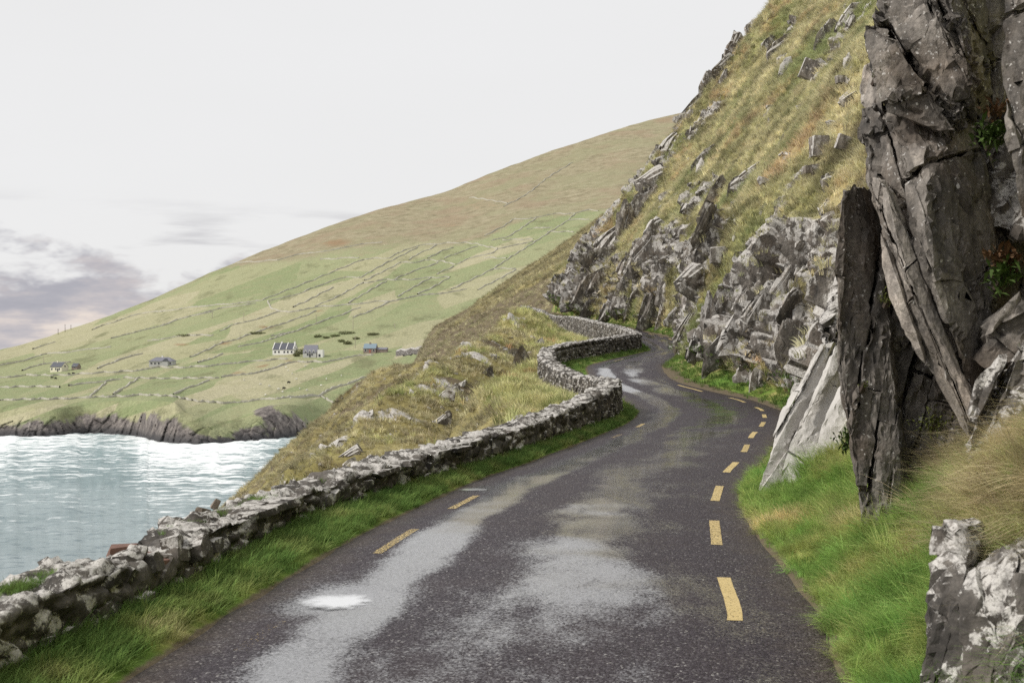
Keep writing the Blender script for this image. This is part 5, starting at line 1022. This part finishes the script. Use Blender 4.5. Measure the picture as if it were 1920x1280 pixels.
def house(px, py, rz, label, L, D, eave, ridge, wall, roof, wins, chim, door=None, dormers=(), strips=(), gwin=False, extra=None):
    base = hill_point(px, py); h = empty('house', tuple(base + np.array([0, D / 2, .2])), rz, label=label, cat='house')
    mw, mr_ = MB(), MB(); gable(mw, mr_, L, D, eave, ridge); mw.build('wall', M[wall], h); rf = mr_.build('roof', M[roof], h)
    for x in chim: MB().box((x - .45, -.4, ridge - .6), (x + .45, .4, ridge + 1.1)).build('chimney', M[wall], rf)
    def win(x, z, w_=1.1, hh=1.3, y=-D / 2):
        o = MB().box((x - w_ / 2 - .12, y - .06, z - .12), (x + w_ / 2 + .12, y + .02, z + hh + .12)).build('window', M['white_wall'], h); MB().box((x - w_ / 2, y - .09, z), (x + w_ / 2, y - .062, z + hh)).build('pane', M['glass'], o)
    for x in wins: win(x, 1.0)
    if gwin: MB().box((L / 2 + .003, -.5, ridge * .5), (L / 2 + .07, .5, ridge * .5 + 1.1)).build('window', M['glass'], h)
    if door is not None: MB().box((door - .5, -D / 2 - .08, .05), (door + .5, -D / 2 + .02, 2.1)).build('door', M['red_door' if wall == 'stone_house' else 'glass'], h)
    for x in dormers:                                    # little gabled wall dormers breaking the eaves
        v = [(x - .9, -D / 2 - .05, eave - .6), (x + .9, -D / 2 - .05, eave - .6), (x + .9, -D / 2 - .05, eave + .7), (x, -D / 2 - .05, eave + 1.8), (x - .9, -D / 2 - .05, eave + .7)]; v += [(a, b + 2.2, c) for a, b, c in v]
        o = MB().add(v, [(0, 1, 2, 3, 4), (9, 8, 7, 6, 5), (0, 5, 6, 1), (1, 6, 7, 2), (2, 7, 8, 3), (3, 8, 9, 4), (4, 9, 5, 0)]).build('dormer', M[wall], h); MB().box((x - .45, -D / 2 - .12, eave - .45), (x + .45, -D / 2 - .055, eave + .7)).build('pane', M['glass'], o)
    sl_ = (ridge - eave) / (D / 2)
    for x in strips:                                     # raised white parapets across the roof
        v = [(x - .22, -D / 2 - .3, eave - .1), (x + .22, -D / 2 - .3, eave - .1), (x + .22, 0, ridge + .05), (x - .22, 0, ridge + .05)]; v += [(a, b, c + .55) for a, b, c in v]
        MB().add(v, [(3, 2, 1, 0), (4, 5, 6, 7), (0, 1, 5, 4), (1, 2, 6, 5), (2, 3, 7, 6), (3, 0, 4, 7)]).build('parapet', M['white_wall'], rf)
    if extra: extra(h)
    return h
def ext_white(h): 
    MB().box((5.2, -4.0, -1), (8.6, -.5, 4.6)).build('annex', M['white_wall'], h); MB().box((5.9, -4.07, .2), (7.2, -3.99, 1.9)).build('door', M['glass'], h)
def ext_low(h):
    mw, mr_ = MB(), MB(); gable(mw, mr_, 6.5, 4, 2.2, 3.2)
    for q in (mw, mr_): q.v = [(x + 7.6, y, z) for x, y, z in q.v]
    mw.build('annex', M['stone_house'], h); mr_.build('annex_roof', M['pale_slate'], h)
house(533, 665, -.22, 'large white house with dark slate roof, two white chimneys and white roof parapets', 14.5, 7, 3.3, 7.2, 'white_wall', 'slate', (-5.4, -2.9, .8, 3.2, 5.8), (-2.2, 6.6), None, (), (-7.0, -2.4, 2.2, 7.0), True)
house(582, 670, -.15, 'grey roofed house with three small dormers and a white box annex', 8.6, 7, 3.0, 7.4, 'grey_wall', 'pale_slate', (-1.2, 1.6), (), 0.2, (-2.6, 0, 2.6), (), False, ext_white)
house(694, 662, -.12, 'stone cottage with a blue grey roof, red door and low annex', 8.0, 6, 2.9, 5.6, 'stone_house', 'blue_slate', (-2.6, 2.6), (-.3,), .2, (), (), False, ext_low)
house(108, 697, -.42, 'cream cottage with slate roof standing at the far left', 9.6, 6.2, 3.1, 5.9, 'cream_wall', 'slate', (-3.4, .0, 3.0), (-1.2,), 1.6, (), (), True)
house(141, 693, -.3, 'small dark roofed shed behind the cream cottage', 4.2, 4.0, 1.9, 3.9, 'stone_house', 'slate', (0,), ())
def bungalow(px, py):
    base = hill_point(px, py); h = empty('house', tuple(base + np.array([0, 3.5, .2])), -.1, label='low grey bungalow with a wide hipped roof at the left', cat='house')
    MB().box((-7.5, -3.5, -1.5), (7.5, 3.5, 2.9)).build('wall', M['grey_wall'], h); e_ = [(-8, -4, 2.9), (8, -4, 2.9), (8, 4, 2.9), (-8, 4, 2.9), (-4.2, 0, 5.4), (4.2, 0, 5.4)]
    rf = MB().add(e_, [(0, 1, 5, 4), (1, 2, 5), (2, 3, 4, 5), (3, 0, 4), (3, 2, 1, 0)]).build('roof', M['pale_slate'], h); MB().box((-.5, -.4, 4.6), (.4, .4, 6.3)).build('chimney', M['white_wall'], rf)
    e2_ = [(1.5, -5.2, 2.85), (5.5, -5.2, 2.85), (5.5, -1, 2.85), (1.5, -1, 2.85), (3.5, -5.0, 4.7), (3.5, -1, 4.7)]; MB().add(e2_, [(0, 1, 4), (1, 2, 5, 4), (2, 3, 5), (3, 0, 4, 5), (3, 2, 1, 0)]).build('porch_roof', M['slate'], rf); MB().box((1.8, -5.0, -1), (5.2, -3.4, 2.84)).build('porch', M['grey_wall'], h)
    for x in (-6, -3.6, -1.2, 6.4):
        o = MB().box((x - .75, -3.58, .8), (x + .75, -3.48, 2.2)).build('window', M['white_wall'], h); MB().box((x - .6, -3.62, .92), (x + .6, -3.585, 2.08)).build('pane', M['glass'], o)
bungalow(302, 686)
def upole(px, pyb, pyt, label, mat='pole', arm=True):
    b = hill_point(px, pyb); hgt = (pyb - pyt) * b[1] / F_PX; h = empty('utility_pole', tuple(b), 0, label=label, cat='pole', group='poles of the overhead line across the fields')
    MB().tube((0, 0, -.5), (0, 0, hgt), .24, .17).build('post', M[mat], h)
    if arm: MB().box((-.7, -.06, hgt - .7), (.7, .06, hgt - .55)).build('crossarm', M[mat], h)
for q in ((457, 602, 586, 'pale utility pole in the pale field above the white house'), (398, 596, 585, 'short pale utility pole far up the pasture'), (450, 638, 622, 'pale utility pole beside the dark hedge above the houses'), (593, 608, 590, 'pale utility pole above and right of the white house'),
          (662, 618, 592, 'tall pale utility pole with crossarm uphill of the stone cottage'), (666, 652, 630, 'pale utility pole just left of the stone cottage'), (740, 615, 606, 'little pale utility pole near the brown spur'), (82, 681, 668, 'pale utility pole above the cream cottage')): upole(*q)
for px, b, t_, lb in ((109, 627, 616, 'left dark pole on the skyline'), (122, 622, 608, 'middle and tallest dark pole on the skyline'), (133, 618, 609, 'right dark pole on the skyline')): upole(px, b, t_, lb + ' at the far left', 'pole_dark')
# hedges and gorse
M['leaf'] = plain('dark_leaves', (0.23, 0.24, 0.12), .9, .35, 1.5); M['gorse'] = plain('gorse_leaves', (0.25, 0.27, 0.13), .9, .35, 1.5); M['bark'] = plain('bark', (0.08, 0.06, 0.045), .9, .2)
def shrub(px, py, w_, h_, seed, label, mat='leaf'):
    b = hill_point(px, py); o = empty('shrub', tuple(b), 0, label=label, cat='shrub'); r = np.random.default_rng(seed); n_ = 420; c = r.normal(size=(n_, 3)); c /= np.linalg.norm(c, axis=1)[:, None]; c *= r.uniform(.25, 1, (n_, 1)) ** .5
    c = c * np.array([w_ / 2, 1.6, h_ / 2]) * (1 + .25 * fbm(c * 2, 2, seed)[:, None]) + np.array([0, 0, h_ / 2]); q = r.normal(size=(n_, 3, 3)) * .32
    MB().tube((0, 0, -.4), (0, 0, h_ * .5), .16, .07, 6).build('stem', M['bark'], o); v = (c[:, None] + q).reshape(-1, 3); link('foliage', mesh('foliage', v, np.arange(n_ * 3).reshape(-1, 3), M[mat], smooth=False), o)
shrub(563, 664, 8.0, 3.6, 1, 'dark round shrub between the white house and the grey roofed house'); shrub(556, 668, 4.5, 2.2, 2, 'small dark shrub at the corner of the white house')
for i, (px, py, w_, h_, lb) in enumerate(((596, 632, 7, 2.2, 'leftmost dark gorse bush on the bank above the houses'), (612, 634, 6, 2.0, 'gorse bush second from left on the bank above the houses'), (628, 631, 9, 2.4, 'broad gorse bush in the middle of the bank above the houses'), (640, 641, 6, 2.6, 'tall green gorse bush below the bank path'), (652, 645, 7, 3.0, 'tall dark gorse bush nearest the tall pole'), (668, 636, 6, 2.2, 'small gorse bush right of the tall pole'), (650, 626, 16, 3.2, 'long dark thicket above the bank path'), (700, 628, 12, 2.4, 'dark thicket above the stone cottage'), (352, 630, 22, 2.2, 'long dark hedge above the bungalow'), (482, 626, 16, 2.6, 'dark hedge beside the field pole'))):
    shrub(px, py, w_ * .8, h_ * .6, 10 + i, lb, 'gorse' if i in (2, 3) else 'leaf')
# grazing animals
M['fleece'] = plain('fleece', (0.72, 0.70, 0.64), .95, .06); M['hide'] = plain('black_hide', (0.02, 0.019, 0.018), .8, .1); M['leg_skin'] = plain('dark_legs', (0.08, 0.07, 0.06), .9, .1)
def beast_meshes(s, mat, leg):
    bm = bmesh.new(); bmesh.ops.create_icosphere(bm, subdivisions=2, radius=.5)
    for v in bm.verts: v.co = Vector((v.co.x * 1.25 * s, v.co.y * .62 * s * (1.1 if v.co.x < 0 else 1), v.co.z * .68 * s + .72 * s))
    r = bmesh.ops.create_icosphere(bm, subdivisions=1, radius=.17 * s)
    for v in r['verts']: v.co = Vector((v.co.x * 1.5 + .78 * s, v.co.y, v.co.z + .62 * s))
    r = bmesh.ops.create_cone(bm, segments=6, radius1=.2 * s, radius2=.12 * s, depth=.4 * s, cap_ends=True, matrix=Matrix.Translation((.6 * s, 0, .72 * s)) @ Matrix.Rotation(1.9, 4, 'Y'))
    for x in (-.4, .4):
        for y in (-.15, .15): bmesh.ops.create_cone(bm, segments=6, radius1=.05 * s, radius2=.08 * s, depth=.6 * s, cap_ends=True, matrix=Matrix.Translation((x * s, y * s, .3 * s)))
    me = bpy.data.meshes.new('sheep'); bm.to_mesh(me); bm.free(); me.materials.append(mat); me.polygons.foreach_set('use_smooth', [True] * len(me.polygons)); return me
shm, cwm = beast_meshes(1.0, M['fleece'], None), beast_meshes(1.35, M['hide'], None)
rs = random.Random(4)
for i_, (px, py) in enumerate(sorted(((505, 725), (522, 731), (540, 696), (548, 702), (556, 712), (530, 736), (498, 742), (612, 712), (602, 724), (586, 693), (572, 688), (545, 748), (458, 714), (488, 722), (575, 733), (536, 690), (562, 730), (640, 706)))):
    o = link('sheep', shm, label='white sheep in the big pasture below the houses, ' + (ORD[i_] if i_ < 17 else 'rightmost'), cat='sheep', group='sheep in the pasture', loc=tuple(hill_point(px, py))); o.rotation_euler = (0, 0, rs.uniform(0, 6))
for px, py, lb in ((97, 710, 'black cow at the left end of the herd below the cream cottage'), (104, 711, 'black cow in the middle of the herd below the cream cottage'), (129, 703, 'black cow standing by the wall right of the cream cottage'), (137, 702, 'small black cow farthest right of the cream cottage'), (532, 730, 'black animal among the sheep in the big pasture'), (541, 719, 'dark animal near the middle of the big pasture')):
    o = link('cow', cwm, label=lb, cat='cow', loc=tuple(hill_point(px, py))); o.rotation_euler = (0, 0, rs.uniform(-.6, .6)); 
# parapet of the road where it rounds the next spur
pts = [(1000, 603, 152), (950, 613, 158), (900, 626, 165), (850, 637, 175), (805, 651, 186), (740, 657, 222)]
W3 = []
for (a, b) in zip(pts[:-1], pts[1:]):
    for t_ in np.linspace(0, 1, 14, endpoint=False): W3.append(P(*(np.array(a) * (1 - t_) + np.array(b) * t_)))
W3 = np.array(W3); rows = [W3 + np.array(o_) + np.column_stack([0 * W3[:, 0], 0 * W3[:, 0], .12 * RNG.normal(size=len(W3))]) for o_ in ((-.2, -.5, -.9), (-.2, -.4, -.1), (0, -.3, .1), (.2, .3, .1), (.2, .4, -.9))]
link('stone_parapet', mesh('stone_parapet', np.stack(rows, 1).reshape(-1, 3), gridfaces(len(W3), 5, True), M['wall_far'], smooth=False), label='distant stone parapet running round the brown spur towards the cottage', cat='wall')


# ------------------------------------------------------------------ ferns and moss in the cracks of the outcrop
M['fern'] = plain('fern_leaf', (0.085, 0.14, 0.03), .8, .3, 9); M['rust_leaf'] = plain('rusty_leaf', (0.17, 0.095, 0.045), .8, .3, 9); M['moss'] = plain('moss', (0.13, 0.15, 0.03), .95, .35, 20)
def plant(px, py, d, r_, n_, mat, seed, label, name='fern', long=.16):
    c = P(px, py, d); o = empty(name, tuple(c), 0, label=label, cat='plant'); rnd = np.random.default_rng(seed); v, f = [], []
    for k in range(n_):
        a_, e_ = rnd.uniform(0, 6.28), rnd.uniform(.1, 1.4); L = long * rnd.uniform(.5, 1.1); dr = np.array([math.cos(a_) * math.cos(e_), math.sin(a_) * math.cos(e_) - .3, math.sin(e_)]); sd = np.cross(dr, (0, 0, 1.)); sd /= max(np.linalg.norm(sd), .1); b0 = rnd.normal(0, r_ * .45, 3) * np.array([1, .5, .8])
        w_ = L * .13; p1 = b0 + dr * L * .55; p2 = b0 + dr * L + np.array([0, 0, -.25 * L]); i = len(v); v += [b0, p1 - sd * w_, p1 + sd * w_, p2]; f += [(i, i + 1, i + 2), (i + 1, i + 3, i + 2)]
    link('leaves', mesh('leaves', np.array(v), np.array(f), M[mat], smooth=False), o); MB().tube((0, .12, -.06), (0, 0, .02), .03, .015, 6).build('root', M['bark'], o)
plant(1862, 262, 10.45, .16, 150, 'fern', 1, 'green fern in the dark crack at the upper right of the outcrop'); plant(1868, 215, 10.6, .10, 40, 'rust_leaf', 2, 'dry brown sprig above the green fern in the outcrop crack')
plant(1884, 500, 10.2, .14, 130, 'rust_leaf', 3, 'rust red plant in the dark hollow of the outcrop'); plant(1878, 525, 10.1, .13, 110, 'fern', 4, 'green plant under the rust red one in the outcrop hollow')
plant(1668, 560, 10.7, .09, 160, 'moss', 5, 'olive moss on the narrow ledge between column and main slab', 'moss', .05); plant(1752, 800, 11.0, .16, 320, 'moss', 6, 'mossy clump low on the dark face beside the column', 'moss', .06); plant(1646, 140, 10.75, .05, 80, 'moss', 7, 'bright moss streak high on the outcrop edge', 'moss', .05)
plant(1590, 830, 11.6, .12, 160, 'fern', 8, 'green bush of grass between the white slabs and the column', 'plant_clump', .12); plant(1622, 722, 11.0, .04, 60, 'moss', 9, 'small yellow green moss spot on the column', 'moss', .04)
